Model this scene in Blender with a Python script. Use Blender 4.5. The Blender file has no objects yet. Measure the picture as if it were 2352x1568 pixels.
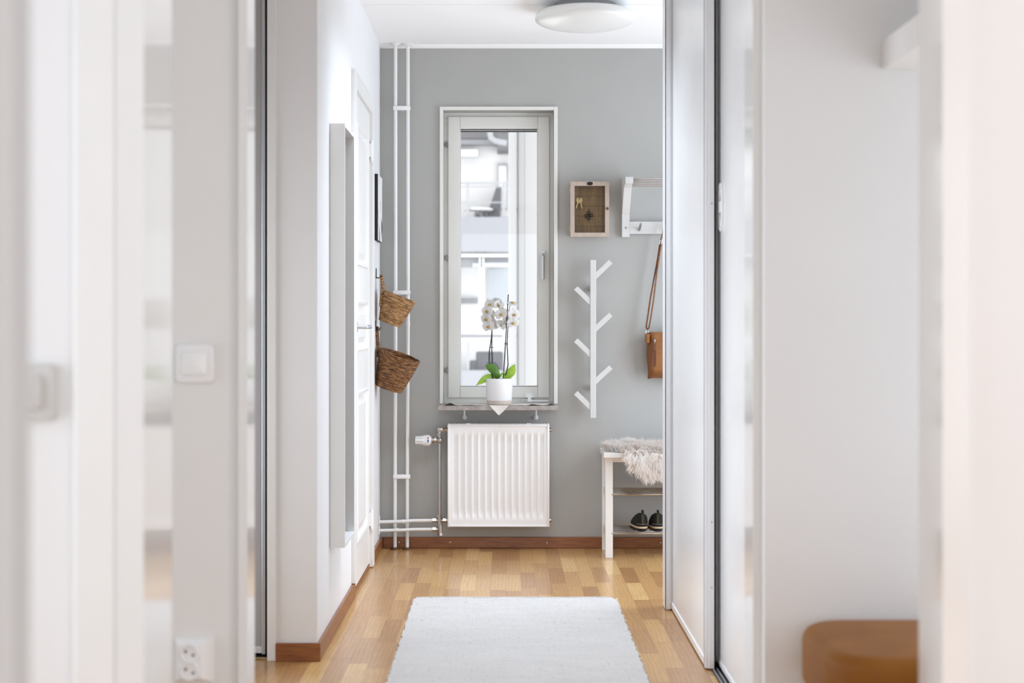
import bpy, bmesh, math, random
from mathutils import Vector, Matrix

S = bpy.context.scene
C = S.collection
PI = math.pi
R = math.radians
random.seed(7)

# ------------------------------------------------------------------ camera, world, lights, exposure
F = 3462.0            # focal length in pixels of the 2352 px wide frame
CZ = 1.122            # eye height
cam_d = bpy.data.cameras.new('camera')
cam = bpy.data.objects.new('camera', cam_d)
C.objects.link(cam)
cam.location = (0, 0, CZ)
cam.rotation_euler = (PI / 2, 0, 0)
cam_d.sensor_fit = 'HORIZONTAL'
cam_d.sensor_width = 36.0
cam_d.lens = F / 2352 * 36
cam_d.shift_x = (1176 - 1162) / 2352
cam_d.shift_y = (740 - 784) / 2352
cam_d.clip_start = 0.05
cam_d.dof.use_dof = True
cam_d.dof.focus_distance = 6.6
cam_d.dof.aperture_fstop = 3.0
S.camera = cam

W = bpy.data.worlds.new('overcast_sky')
S.world = W
W.use_nodes = True
bg = W.node_tree.nodes['Background']
bg.inputs['Color'].default_value = (0.96, 0.98, 1.0, 1)
bg.inputs['Strength'].default_value = 2.4

S.view_settings.view_transform = 'Standard'
S.view_settings.look = 'None'
S.view_settings.gamma = 1.0
S.view_settings.exposure = 0.0
S.view_settings.use_curve_mapping = False
S.cycles.max_bounces = 10
S.cycles.diffuse_bounces = 6
S.cycles.transparent_max_bounces = 12
S.cycles.caustics_reflective = False
S.cycles.caustics_refractive = False


def area(name, loc, rot, sx, sy, power, col=(1, 1, 1), spread=180):
    d = bpy.data.lights.new(name, 'AREA')
    d.shape = 'RECTANGLE'
    d.size, d.size_y = sx, sy
    d.energy = power
    d.spread = R(spread)
    d.color = col
    o = bpy.data.objects.new(name, d)
    C.objects.link(o)
    o.location = loc
    o.rotation_euler = rot
    return o


# daylight from behind the camera, entrance light, and unseen fill lights added around them
COOL = (0.915, 0.985, 1.078)
COOLER = (0.875, 0.985, 1.135)
area('rear_window_light', (0.6, -2.35, 1.2), (R(90), 0, 0), 2.6, 1.9, 43, COOL)
area('rear_side_fill', (1.97, -0.3, 1.2), (R(90), 0, R(90)), 2.2, 1.7, 42, COOL)  # added fill for the near left wall; no window known here
area('near_side_fill', (-1.87, 1.8, 1.1), (R(90), 0, R(-90)), 0.9, 1.7, 17, COOL)  # unseen fill added to brighten the near wall and the jamb opposite
area('side_room_fill', (1.95, 2.83, 0.9), (R(90), 0, R(90)), 0.7, 1.5, 12, COOL)  # unseen fill added low for the wall with the switch
area('side_passage_fill', (-1.87, 2.85, 0.9), (R(90), 0, R(-90)), 0.7, 1.5, 5, COOL)  # added fill grazing the switch wall
area('side_hall_fill', (-1.87, 4.2, 0.9), (R(90), 0, R(-90)), 1.4, 1.5, 14, COOL, 85)  # added fill for the wardrobe doors, narrowed to spare the wall end
area('hall_ceiling_fill', (0.0, 5.7, 2.47), (0, 0, 0), 0.8, 0.7, 14, COOLER, 100)  # added downward fill for rug and lower walls; no lamp hangs here
area('entrance_light', (1.92, 6.65, 1.05), (R(90), 0, R(90)), 1.4, 2.0, 45, COOLER)


# ------------------------------------------------------------------ helpers
def px(x, y, d):
    """the point at distance d along the view that the photograph shows at pixel x, y"""
    return Vector(((x - 1162) * d / F, d, CZ + (740 - y) * d / F))


def mat(name, col, rough=0.5, metal=0.0, var=0.04, scale=30.0, bump=0.0, bscale=200.0, spec=0.5, coat=0.0, trans=0.0, stretch=None, dark=None):
    """principled surface whose colour is varied by noise; bump and translucency on request"""
    m = bpy.data.materials.new(name)
    m.use_nodes = True
    nt = m.node_tree
    N, L = nt.nodes, nt.links
    b = N['Principled BSDF']
    tc = N.new('ShaderNodeTexCoord')
    mp = N.new('ShaderNodeMapping')
    L.new(tc.outputs['Object'], mp.inputs['Vector'])
    if stretch:
        mp.inputs['Scale'].default_value = stretch
    n = N.new('ShaderNodeTexNoise')
    n.inputs['Scale'].default_value = scale
    n.inputs['Detail'].default_value = 4
    L.new(mp.outputs['Vector'], n.inputs['Vector'])
    r = N.new('ShaderNodeValToRGB')
    lo = dark or tuple(c * (1 - var * 2) for c in col)
    r.color_ramp.elements[0].color = (*lo, 1)
    r.color_ramp.elements[1].color = (*tuple(min(1, c * (1 + (0 if dark else var))) for c in col), 1)
    r.color_ramp.elements[0].position = 0.3
    r.color_ramp.elements[1].position = 0.7
    L.new(n.outputs['Fac'], r.inputs['Fac'])
    L.new(r.outputs['Color'], b.inputs['Base Color'])
    b.inputs['Roughness'].default_value = rough
    b.inputs['Metallic'].default_value = metal
    b.inputs['Specular IOR Level'].default_value = spec
    b.inputs['Coat Weight'].default_value = coat
    b.inputs['Coat Roughness'].default_value = 0.12
    if bump:
        n2 = N.new('ShaderNodeTexNoise')
        n2.inputs['Scale'].default_value = bscale
        n2.inputs['Detail'].default_value = 3
        L.new(mp.outputs['Vector'], n2.inputs['Vector'])
        bp = N.new('ShaderNodeBump')
        bp.inputs['Strength'].default_value = bump
        bp.inputs['Distance'].default_value = 0.002
        L.new(n2.outputs['Fac'], bp.inputs['Height'])
        L.new(bp.outputs['Normal'], b.inputs['Normal'])
    if trans:
        t = N.new('ShaderNodeBsdfTranslucent')
        L.new(r.outputs['Color'], t.inputs['Color'])
        mx = N.new('ShaderNodeMixShader')
        mx.inputs['Fac'].default_value = trans
        L.new(b.outputs['BSDF'], mx.inputs[1])
        L.new(t.outputs['BSDF'], mx.inputs[2])
        L.new(mx.outputs['Shader'], N['Material Output'].inputs['Surface'])
    return m


def glass_mat(name, tint=(1, 1, 1), refl=0.06):
    m = bpy.data.materials.new(name)
    m.use_nodes = True
    nt = m.node_tree
    N, L = nt.nodes, nt.links
    N.remove(N['Principled BSDF'])
    t = N.new('ShaderNodeBsdfTransparent')
    t.inputs['Color'].default_value = (*tint, 1)
    g = N.new('ShaderNodeBsdfGlossy')
    g.inputs['Roughness'].default_value = 0.02
    fr = N.new('ShaderNodeFresnel')
    fr.inputs['IOR'].default_value = 1.35 if refl < 0.1 else 1.45
    mx = N.new('ShaderNodeMixShader')
    L.new(fr.outputs['Fac'], mx.inputs['Fac'])
    L.new(t.outputs['BSDF'], mx.inputs[1])
    L.new(g.outputs['BSDF'], mx.inputs[2])
    L.new(mx.outputs['Shader'], N['Material Output'].inputs['Surface'])
    return m


class MB:
    """collects shapes into one mesh; build() links it as one object"""

    def __init__(s):
        s.v, s.f = [], []

    def add(s, vs, fs):
        k = len(s.v)
        s.v += [tuple(v) for v in vs]
        s.f += [tuple(i + k for i in f) for f in fs]
        return s

    def take(s, bm, M=None):
        bm.verts.index_update()
        vs = [(M @ v.co if M else v.co.copy()) for v in bm.verts]
        fs = [[v.index for v in f.verts] for f in bm.faces]
        bm.free()
        return s.add(vs, fs)

    def box(s, x0, x1, y0, y1, z0, z1, bev=0.0, seg=2, M=None):
        bm = bmesh.new()
        bmesh.ops.create_cube(bm, size=1)
        for v in bm.verts:
            v.co = Vector(((x0 + x1) / 2 + v.co.x * (x1 - x0), (y0 + y1) / 2 + v.co.y * (y1 - y0), (z0 + z1) / 2 + v.co.z * (z1 - z0)))
        if bev:
            bmesh.ops.bevel(bm, geom=bm.edges[:], offset=bev, segments=seg, profile=0.5, affect='EDGES')
        return s.take(bm, M)

    def prism(s, pts, axis, a, b, bev=0.0, M=None):
        """polygon in the plane across axis ('x': (y,z), 'y': (x,z), 'z': (x,y)), extruded from a to b"""
        def p3(p, t):
            return {'x': (t, p[0], p[1]), 'y': (p[0], t, p[1]), 'z': (p[0], p[1], t)}[axis]
        bm = bmesh.new()
        A = [bm.verts.new(p3(p, a)) for p in pts]
        B = [bm.verts.new(p3(p, b)) for p in pts]
        n = len(pts)
        bm.faces.new(A)
        bm.faces.new(B[::-1])
        for i in range(n):
            bm.faces.new((A[i], B[i], B[(i + 1) % n], A[(i + 1) % n]))
        bmesh.ops.recalc_face_normals(bm, faces=bm.faces[:])
        if bev:
            bmesh.ops.bevel(bm, geom=bm.edges[:], offset=bev, segments=2, profile=0.5, affect='EDGES')
        return s.take(bm, M)

    def tube(s, pts, r, seg=10, closed=False, cap=True):
        """round bar through the points; r is one radius or one per point"""
        P = [Vector(p) for p in pts]
        n = len(P)
        rs = r if isinstance(r, (list, tuple)) else [r] * n
        vs, fs = [], []
        prev = None
        for i in range(n):
            if closed:
                t = P[(i + 1) % n] - P[i - 1]
            else:
                t = P[min(i + 1, n - 1)] - P[max(i - 1, 0)]
            t.normalize()
            if prev is None:
                up = Vector((0, 0, 1)) if abs(t.z) < 0.9 else Vector((1, 0, 0))
                u = t.cross(up).normalized()
            else:
                u = (prev - t * prev.dot(t)).normalized()
            prev = u
            w = t.cross(u)
            for k in range(seg):
                a = 2 * PI * k / seg
                vs.append(P[i] + (u * math.cos(a) + w * math.sin(a)) * rs[i])
        m = n if closed else n - 1
        for i in range(m):
            j = (i + 1) % n
            for k in range(seg):
                q = (k + 1) % seg
                fs.append((i * seg + k, i * seg + q, j * seg + q, j * seg + k))
        if cap and not closed:
            fs.append(tuple(range(seg))[::-1])
            fs.append(tuple((n - 1) * seg + k for k in range(seg)))
        return s.add(vs, fs)

    def lathe(s, prof, M=None, seg=40, cap0=True, cap1=True):
        """profile of (radius, height) turned round the local z axis"""
        vs, fs = [], []
        for (r, z) in prof:
            for k in range(seg):
                a = 2 * PI * k / seg
                v = Vector((r * math.cos(a), r * math.sin(a), z))
                vs.append(M @ v if M else v)
        for i in range(len(prof) - 1):
            for k in range(seg):
                q = (k + 1) % seg
                fs.append((i * seg + k, i * seg + q, (i + 1) * seg + q, (i + 1) * seg + k))
        if cap0:
            fs.append(tuple(range(seg))[::-1])
        if cap1:
            fs.append(tuple((len(prof) - 1) * seg + k for k in range(seg)))
        return s.add(vs, fs)

    def grid(s, fn, nu, nv):
        vs = [fn(i / nu, j / nv) for j in range(nv + 1) for i in range(nu + 1)]
        fs = [(j * (nu + 1) + i, j * (nu + 1) + i + 1, (j + 1) * (nu + 1) + i + 1, (j + 1) * (nu + 1) + i) for j in range(nv) for i in range(nu)]
        return s.add(vs, fs)

    def build(s, name, m, parent=None, smooth=35, label=None, recalc=True):
        me = bpy.data.meshes.new(name)
        off = Vector((0, 0, 0))
        p = parent
        while p is not None:
            off += p.location
            p = p.parent
        me.from_pydata([tuple(Vector(v) - off) for v in s.v], [], s.f)
        if recalc:
            bm = bmesh.new()
            bm.from_mesh(me)
            bmesh.ops.recalc_face_normals(bm, faces=bm.faces[:])
            bm.to_mesh(me)
            bm.free()
        me.materials.append(m)
        if smooth:
            me.shade_smooth()
            me.set_sharp_from_angle(angle=R(smooth))
        o = bpy.data.objects.new(name, me)
        C.objects.link(o)
        o.parent = parent
        if label:
            o['label'] = label
        return o


def thing(name, label, cat, loc, group=None, kind=None):
    o = bpy.data.objects.new(name, None)
    C.objects.link(o)
    o.location = loc
    o.empty_display_size = 0.05
    return tag(o, label, cat, group, kind)


def tag(o, label, cat, group=None, kind=None):
    o['label'] = label
    o['category'] = cat
    if group:
        o['group'] = group
    if kind:
        o['kind'] = kind
    return o


def struct(o, label, cat):
    return tag(o, label, cat, None, 'structure')


def copy_tree(o, parent=None):
    c = o.copy()
    C.objects.link(c)
    c.parent = parent
    for ch in list(o.children):
        copy_tree(ch, c)
    return c


def axis_matrix(base, top):
    """matrix that puts local z along base -> top with its origin at base"""
    z = (Vector(top) - Vector(base)).normalized()
    q = Vector((0, 0, 1)).rotation_difference(z)
    return Matrix.Translation(base) @ q.to_matrix().to_4x4()


# ------------------------------------------------------------------ materials
M = {}
M['white_wall'] = mat('white_wall_paint', (0.80, 0.80, 0.80), 0.65, bump=0.08, bscale=260, var=0.008, scale=3)
M['warm_wall'] = mat('off_white_wall_paint', (0.79, 0.78, 0.765), 0.65, bump=0.06, bscale=260, var=0.008, scale=3)
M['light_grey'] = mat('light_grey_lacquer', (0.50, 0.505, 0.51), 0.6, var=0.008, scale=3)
M['grey_wall'] = mat('grey_wall_paint', (0.418, 0.416, 0.397), 0.7, bump=0.1, bscale=300, var=0.012, scale=5)
M['ceiling'] = mat('ceiling_paint', (0.93, 0.925, 0.92), 0.7, var=0.006, scale=4)
M['gloss_white'] = mat('gloss_white_lacquer', (0.80, 0.795, 0.785), 0.09, var=0.006, scale=8, spec=0.9)
M['satin_white'] = mat('satin_white_paint', (0.82, 0.815, 0.80), 0.35, var=0.008, scale=10)
M['hanger_white'] = mat('grey_white_hanger_paint', (0.64, 0.635, 0.62), 0.4, var=0.008, scale=10)
M['window_white'] = mat('window_white_paint', (0.765, 0.76, 0.715), 0.35, var=0.008, scale=10)
M['white_plastic'] = mat('white_plastic', (0.86, 0.86, 0.86), 0.3, var=0.004)
M['grey_plastic'] = mat('grey_white_plastic', (0.60, 0.59, 0.57), 0.4, var=0.01)  # plain grey tone, darker than the other switch
M['grey_panel'] = mat('pale_grey_door_panel', (0.43, 0.43, 0.435), 0.4, var=0.01, scale=4)
M['door_panel'] = mat('white_door_laminate', (0.80, 0.80, 0.80), 0.26, bump=0.03, bscale=400, var=0.006, scale=6)
M['alu'] = mat('brushed_aluminium', (0.62, 0.63, 0.65), 0.35, 0.85, var=0.03, stretch=(60, 60, 1), scale=8)
M['pale_alu'] = mat('pale_lacquered_profile', (0.84, 0.845, 0.86), 0.35, 0.1, var=0.02, stretch=(60, 60, 1), scale=8)
M['chrome'] = mat('chrome', (0.46, 0.43, 0.40), 0.2, 1.0, var=0.03)
M['dark_chrome'] = mat('dark_chrome_rod', (0.55, 0.545, 0.54), 0.1, 1.0, var=0.04)
M['black'] = mat('black_rubber', (0.006, 0.006, 0.008), 0.6, var=0.1)
M['black_metal'] = mat('black_iron', (0.012, 0.012, 0.013), 0.4, 0.3, var=0.1)
M['brass'] = mat('brass', (0.62, 0.50, 0.25), 0.3, 1.0, var=0.05)
M['old_brass'] = mat('aged_brass', (0.20, 0.12, 0.05), 0.45, 0.8, var=0.1)
M['dark_bronze'] = mat('dark_bronze', (0.055, 0.035, 0.022), 0.45, 0.6, var=0.15, scale=90)
M['red_wood'] = mat('stained_merbau_skirting', (0.31, 0.115, 0.036), 0.36, var=0.1, scale=9, stretch=(1.2, 1.2, 14), dark=(0.19, 0.058, 0.017), coat=0.2)
M['pale_wood'] = mat('limed_wood', (0.52, 0.43, 0.36), 0.6, scale=14, stretch=(12, 2, 2), dark=(0.42, 0.33, 0.27), bump=0.1)
M['box_wood'] = mat('brown_stained_wood', (0.66, 0.435, 0.215), 0.55, scale=10, stretch=(14, 2, 1.2), dark=(0.44, 0.265, 0.115), bump=0.1)
M['stone'] = mat('grey_limestone', (0.42, 0.385, 0.355), 0.4, scale=34, dark=(0.27, 0.24, 0.215), bump=0.05)
M['linen'] = mat('linen_cloth', (0.82, 0.78, 0.73), 0.9, var=0.03, scale=90, bump=0.25, bscale=900, trans=0.15)
M['tan_leather'] = mat('tan_leather', (0.31, 0.125, 0.03), 0.55, scale=16, dark=(0.22, 0.08, 0.018), bump=0.15, bscale=260)
M['gusset_leather'] = mat('darker_tan_leather', (0.235, 0.088, 0.02), 0.55, scale=16, dark=(0.17, 0.06, 0.013), bump=0.15, bscale=260)
M['brown_leather'] = mat('brown_leather_strap', (0.20, 0.075, 0.025), 0.5, scale=40, dark=(0.11, 0.04, 0.014), bump=0.1)
M['dark_leather'] = mat('dark_red_brown_zip_tape', (0.13, 0.03, 0.012), 0.6, var=0.1)
M['seat_leather'] = mat('cognac_leather', (0.29, 0.108, 0.006), 0.5, spec=0.3, scale=10, dark=(0.23, 0.080, 0.004), bump=0.1, bscale=200)
M['black_fabric'] = mat('black_mesh_fabric', (0.007, 0.007, 0.007), 0.85, var=0.2, scale=200, bump=0.3, bscale=900)
M['olive'] = mat('olive_webbing', (0.055, 0.045, 0.012), 0.8, var=0.2, scale=160)
M['sole'] = mat('cream_foam_sole', (0.62, 0.47, 0.29), 0.6, var=0.08, scale=60)
M['fleece'] = mat('cream_sheepskin_fleece', (0.95, 0.925, 0.895), 0.75, scale=14, dark=(0.88, 0.81, 0.75), spec=0.15, trans=0.42)
M['hide'] = mat('sheepskin_hide', (0.80, 0.70, 0.62), 0.9)
M['petal'] = mat('white_orchid_petal', (0.80, 0.79, 0.775), 0.55, var=0.02, scale=60, trans=0.35)
M['orchid_lip'] = mat('yellow_orchid_lip', (0.68, 0.48, 0.12), 0.5, scale=120, dark=(0.42, 0.22, 0.04), trans=0.2)
M['stem'] = mat('dark_green_flower_stem', (0.012, 0.014, 0.010), 0.5, var=0.15)
M['leaf'] = mat('green_orchid_leaf', (0.14, 0.30, 0.05), 0.32, scale=20, stretch=(8, 8, 1.5), dark=(0.09, 0.22, 0.035), trans=0.35)
M['young_leaf'] = mat('lime_orchid_leaf', (0.44, 0.68, 0.09), 0.32, scale=20, stretch=(8, 8, 1.5), dark=(0.33, 0.56, 0.06), trans=0.5)
M['ceramic'] = mat('white_glazed_ceramic', (0.78, 0.78, 0.79), 0.12, var=0.005)
M['clay'] = mat('bare_clay_foot', (0.56, 0.48, 0.42), 0.8, var=0.05, scale=120)
M['soil'] = mat('bark_potting_mix', (0.10, 0.065, 0.04), 0.9, var=0.3, scale=120, bump=0.6)
M['lamp_glass'] = mat('opal_lamp_shade', (0.80, 0.80, 0.775), 0.25, var=0.004)
M['red_mark'] = mat('red_print', (0.55, 0.04, 0.03), 0.5)
M['blue_mark'] = mat('blue_print', (0.03, 0.08, 0.40), 0.5)
M['facade'] = mat('white_render', (0.76, 0.76, 0.76), 0.9, var=0.01, scale=1)
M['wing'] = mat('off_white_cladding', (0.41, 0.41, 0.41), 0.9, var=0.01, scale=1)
M['parapet'] = mat('pale_blue_grey_panel', (0.315, 0.325, 0.35), 0.6, var=0.01, scale=1)
M['ext_grey'] = mat('grey_metal_sheet', (0.24, 0.245, 0.26), 0.5, var=0.06, scale=2)
M['ext_pale'] = mat('galvanised_rail', (0.36, 0.37, 0.39), 0.5, var=0.03, scale=2)
M['ext_dark'] = mat('dark_grey_plastic_weave', (0.12, 0.123, 0.135), 0.7, var=0.1, scale=8)
M['ext_mid'] = mat('mid_grey_shadow_gap', (0.15, 0.15, 0.155), 0.7, var=0.05)
M['ext_glass'] = mat('bluish_balcony_glass', (0.47, 0.51, 0.55), 0.12, var=0.08, scale=0.8, spec=0.6)
M['pane'] = glass_mat('window_glass')
M['cabinet_glass'] = glass_mat('cabinet_glass', (0.93, 0.92, 0.90), 0.2)
M['silver'] = mat('mirror_silver', (0.85, 0.86, 0.86), 0.03, 1.0, var=0.0)
M['paper'] = mat('white_art_paper', (0.80, 0.80, 0.80), 0.6, scale=14, dark=(0.08, 0.09, 0.11), var=0.1, stretch=(1, 1, 0.5))
_r = M['paper'].node_tree.nodes['Color Ramp'].color_ramp.elements
_r[0].position, _r[1].position = 0.36, 0.44


def parquet():
    """three-strip oak parquet: strips along y, random length offset and tone for each"""
    m = bpy.data.materials.new('oak_parquet')
    m.use_nodes = True
    nt = m.node_tree
    N, L = nt.nodes, nt.links
    b = N['Principled BSDF']

    def math_(op, a, c=None, d=None):
        n = N.new('ShaderNodeMath')
        n.operation = op
        for i, x in enumerate((a, c, d)):
            if x is None:
                continue
            if isinstance(x, (int, float)):
                n.inputs[i].default_value = x
            else:
                L.new(x, n.inputs[i])
        return n.outputs[0]
    tc = N.new('ShaderNodeTexCoord')
    sp = N.new('ShaderNodeSeparateXYZ')
    L.new(tc.outputs['Object'], sp.inputs[0])
    xs = math_('DIVIDE', sp.outputs['X'], 0.0645)
    col = math_('FLOOR', xs)
    fx = math_('FRACT', xs)
    w1 = N.new('ShaderNodeTexWhiteNoise')
    w1.noise_dimensions = '1D'
    L.new(col, w1.inputs['W'])
    ys = math_('ADD', math_('DIVIDE', sp.outputs['Y'], 0.40), math_('MULTIPLY', w1.outputs['Value'], 7.3))
    row = math_('FLOOR', ys)
    fy = math_('FRACT', ys)
    cv = N.new('ShaderNodeCombineXYZ')
    L.new(col, cv.inputs[0])
    L.new(row, cv.inputs[1])
    w2 = N.new('ShaderNodeTexWhiteNoise')
    w2.noise_dimensions = '3D'
    L.new(cv.outputs[0], w2.inputs['Vector'])
    # grain: noise stretched along the strip, shifted for every strip
    mv = N.new('ShaderNodeVectorMath')
    mv.operation = 'MULTIPLY_ADD'
    L.new(w2.outputs['Color'], mv.inputs[0])
    mv.inputs[1].default_value = (9, 9, 9)
    L.new(tc.outputs['Object'], mv.inputs[2])
    mp = N.new('ShaderNodeMapping')
    mp.inputs['Scale'].default_value = (1, 0.22, 1)
    L.new(mv.outputs[0], mp.inputs['Vector'])
    gn = N.new('ShaderNodeTexNoise')
    gn.inputs['Scale'].default_value = 60
    gn.inputs['Detail'].default_value = 5
    L.new(mp.outputs[0], gn.inputs['Vector'])
    wv = N.new('ShaderNodeTexWave')
    wv.wave_type = 'BANDS'
    wv.bands_direction = 'X'
    wv.inputs['Scale'].default_value = 20
    wv.inputs['Distortion'].default_value = 11
    wv.inputs['Detail'].default_value = 2.5
    wv.inputs['Detail Scale'].default_value = 0.45
    L.new(mp.outputs[0], wv.inputs['Vector'])
    ramp = N.new('ShaderNodeValToRGB')
    e = ramp.color_ramp.elements
    e[0].position, e[0].color = 0.0, (0.33, 0.15, 0.05, 1)
    e[1].position, e[1].color = 1.0, (0.72, 0.47, 0.20, 1)
    k = ramp.color_ramp.elements.new(0.35)
    k.color = (0.47, 0.245, 0.088, 1)
    k = ramp.color_ramp.elements.new(0.75)
    k.color = (0.58, 0.335, 0.122, 1)
    t = math_('ADD', math_('MULTIPLY', w2.outputs['Value'], 0.78), math_('MULTIPLY', gn.outputs['Fac'], 0.22))
    L.new(t, ramp.inputs['Fac'])
    gr = math_('MULTIPLY_ADD', wv.outputs['Fac'], 0.13, 0.89)
    gr = math_('MULTIPLY', gr, math_('MULTIPLY_ADD', gn.outputs['Fac'], 0.16, 0.92))
    # joints
    ex = math_('MINIMUM', fx, math_('SUBTRACT', 1.0, fx))
    ey = math_('MINIMUM', fy, math_('SUBTRACT', 1.0, fy))
    jx = math_('GREATER_THAN', ex, 0.012)
    jy = math_('GREATER_THAN', ey, 0.003)
    j = math_('MULTIPLY_ADD', math_('MULTIPLY', jx, jy), 0.30, 0.70)
    hs = N.new('ShaderNodeMix')
    hs.data_type = 'RGBA'
    hs.blend_type = 'MULTIPLY'
    hs.inputs['Factor'].default_value = 1.0
    L.new(ramp.outputs['Color'], hs.inputs['A'])
    cc = N.new('ShaderNodeCombineColor')
    v = math_('MULTIPLY', gr, j)
    for i in range(3):
        L.new(v, cc.inputs[i])
    L.new(cc.outputs[0], hs.inputs['B'])
    L.new(hs.outputs['Result'], b.inputs['Base Color'])
    b.inputs['Roughness'].default_value = 0.34
    b.inputs['Coat Weight'].default_value = 0.45
    b.inputs['Coat Roughness'].default_value = 0.16
    bp = N.new('ShaderNodeBump')
    bp.inputs['Strength'].default_value = 0.12
    bp.inputs['Distance'].default_value = 0.001
    L.new(v, bp.inputs['Height'])
    L.new(bp.outputs['Normal'], b.inputs['Normal'])
    return m


def rug_mat():
    """white wool flat-weave: fine ribs and grey-brown flecks in the yarn"""
    m = bpy.data.materials.new('flecked_wool_weave')
    m.use_nodes = True
    nt = m.node_tree
    N, L = nt.nodes, nt.links
    b = N['Principled BSDF']
    tc = N.new('ShaderNodeTexCoord')
    mp = N.new('ShaderNodeMapping')
    mp.inputs['Scale'].default_value = (0.45, 1.2, 1)
    L.new(tc.outputs['Object'], mp.inputs['Vector'])
    n = N.new('ShaderNodeTexNoise')
    n.inputs['Scale'].default_value = 130
    n.inputs['Detail'].default_value = 3
    L.new(mp.outputs[0], n.inputs['Vector'])
    r = N.new('ShaderNodeValToRGB')
    e = r.color_ramp.elements
    e[0].position, e[0].color = 0.27, (0.27, 0.24, 0.22, 1)
    e[1].position, e[1].color = 0.38, (0.60, 0.575, 0.55, 1)
    L.new(n.outputs['Fac'], r.inputs['Fac'])
    n2 = N.new('ShaderNodeTexNoise')
    n2.inputs['Scale'].default_value = 12
    L.new(mp.outputs[0], n2.inputs['Vector'])
    mx = N.new('ShaderNodeMix')
    mx.data_type = 'RGBA'
    mx.blend_type = 'MULTIPLY'
    L.new(n2.outputs['Fac'], mx.inputs['Factor'])
    L.new(r.outputs['Color'], mx.inputs['A'])
    mx.inputs['B'].default_value = (0.86, 0.85, 0.845, 1)
    L.new(mx.outputs['Result'], b.inputs['Base Color'])
    b.inputs['Roughness'].default_value = 0.95
    b.inputs['Specular IOR Level'].default_value = 0.1
    w1 = N.new('ShaderNodeTexWave')
    w1.bands_direction = 'X'
    w1.inputs['Scale'].default_value = 42
    w1.inputs['Distortion'].default_value = 3.5
    L.new(tc.outputs['Object'], w1.inputs['Vector'])
    w2 = N.new('ShaderNodeTexWave')
    w2.bands_direction = 'Y'
    w2.inputs['Scale'].default_value = 55
    w2.inputs['Distortion'].default_value = 4.5
    L.new(tc.outputs['Object'], w2.inputs['Vector'])
    ad = N.new('ShaderNodeMath')
    ad.operation = 'MULTIPLY'
    L.new(w1.outputs['Fac'], ad.inputs[0])
    L.new(w2.outputs['Fac'], ad.inputs[1])
    bp = N.new('ShaderNodeBump')
    bp.inputs['Strength'].default_value = 0.5
    bp.inputs['Distance'].default_value = 0.003
    L.new(ad.outputs[0], bp.inputs['Height'])
    L.new(bp.outputs['Normal'], b.inputs['Normal'])
    return m


def wicker(name, c0, c1, c2):
    """braided seagrass: streaks along the coils, dark stitches between them (object z is the basket's axis)"""
    m = bpy.data.materials.new(name)
    m.use_nodes = True
    nt = m.node_tree
    N, L = nt.nodes, nt.links
    b = N['Principled BSDF']
    tc = N.new('ShaderNodeTexCoord')
    mp = N.new('ShaderNodeMapping')
    mp.inputs['Scale'].default_value = (30, 30, 130)
    L.new(tc.outputs['Object'], mp.inputs['Vector'])
    n = N.new('ShaderNodeTexNoise')
    n.inputs['Scale'].default_value = 1.0
    n.inputs['Detail'].default_value = 5
    n.inputs['Roughness'].default_value = 0.7
    L.new(mp.outputs[0], n.inputs['Vector'])
    r = N.new('ShaderNodeValToRGB')
    e = r.color_ramp.elements
    e[0].position, e[0].color = 0.34, (*c0, 1)
    e[1].position, e[1].color = 0.68, (*c2, 1)
    k = e.new(0.5)
    k.color = (*c1, 1)
    L.new(n.outputs['Fac'], r.inputs['Fac'])
    mp2 = N.new('ShaderNodeMapping')
    mp2.inputs['Scale'].default_value = (150, 150, 110)
    L.new(tc.outputs['Object'], mp2.inputs['Vector'])
    vo = N.new('ShaderNodeTexVoronoi')
    vo.inputs['Scale'].default_value = 1.0
    L.new(mp2.outputs[0], vo.inputs['Vector'])
    L.new(r.outputs['Color'], b.inputs['Base Color'])
    b.inputs['Roughness'].default_value = 0.6
    bp = N.new('ShaderNodeBump')
    bp.inputs['Strength'].default_value = 0.7
    bp.inputs['Distance'].default_value = 0.004
    ad = N.new('ShaderNodeMath')
    ad.operation = 'ADD'
    L.new(vo.outputs['Distance'], ad.inputs[0])
    L.new(n.outputs['Fac'], ad.inputs[1])
    L.new(ad.outputs[0], bp.inputs['Height'])
    L.new(bp.outputs['Normal'], b.inputs['Normal'])
    return m


M['parquet'] = parquet()
M['rug'] = rug_mat()
M['light_wicker'] = wicker('tan_seagrass', (0.085, 0.036, 0.012), (0.31, 0.155, 0.054), (0.60, 0.37, 0.17))
M['dark_wicker'] = wicker('brown_seagrass', (0.03, 0.011, 0.003), (0.17, 0.07, 0.020), (0.46, 0.23, 0.085))

# ------------------------------------------------------------------ the room shell
YB = 7.5            # face of the back wall
XL = -0.626         # face of the hall's left wall
H = 2.5
X0, X1, Y0 = -1.9, 2.0, -2.5

struct(MB().box(X0 - .1, X1 + .1, Y0 - .1, YB + .2, -0.08, 0).build('floor', M['parquet'], smooth=0), 'warm oak strip parquet floor of the hall', 'floor')
cm = MB().box(X0 - .1, X1 + .1, Y0 - .1, 6.537, H, H + .08)
cm.box(X0 - .1, X1 + .1, 6.543, YB + .2, H, H + .08)
cm.box(X0 - .1, X1 + .1, 6.53, 6.55, H + .004, H + .07)
struct(cm.build('ceiling', M['ceiling'], smooth=0), 'white ceiling with one thin joint across it', 'ceiling')

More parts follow.
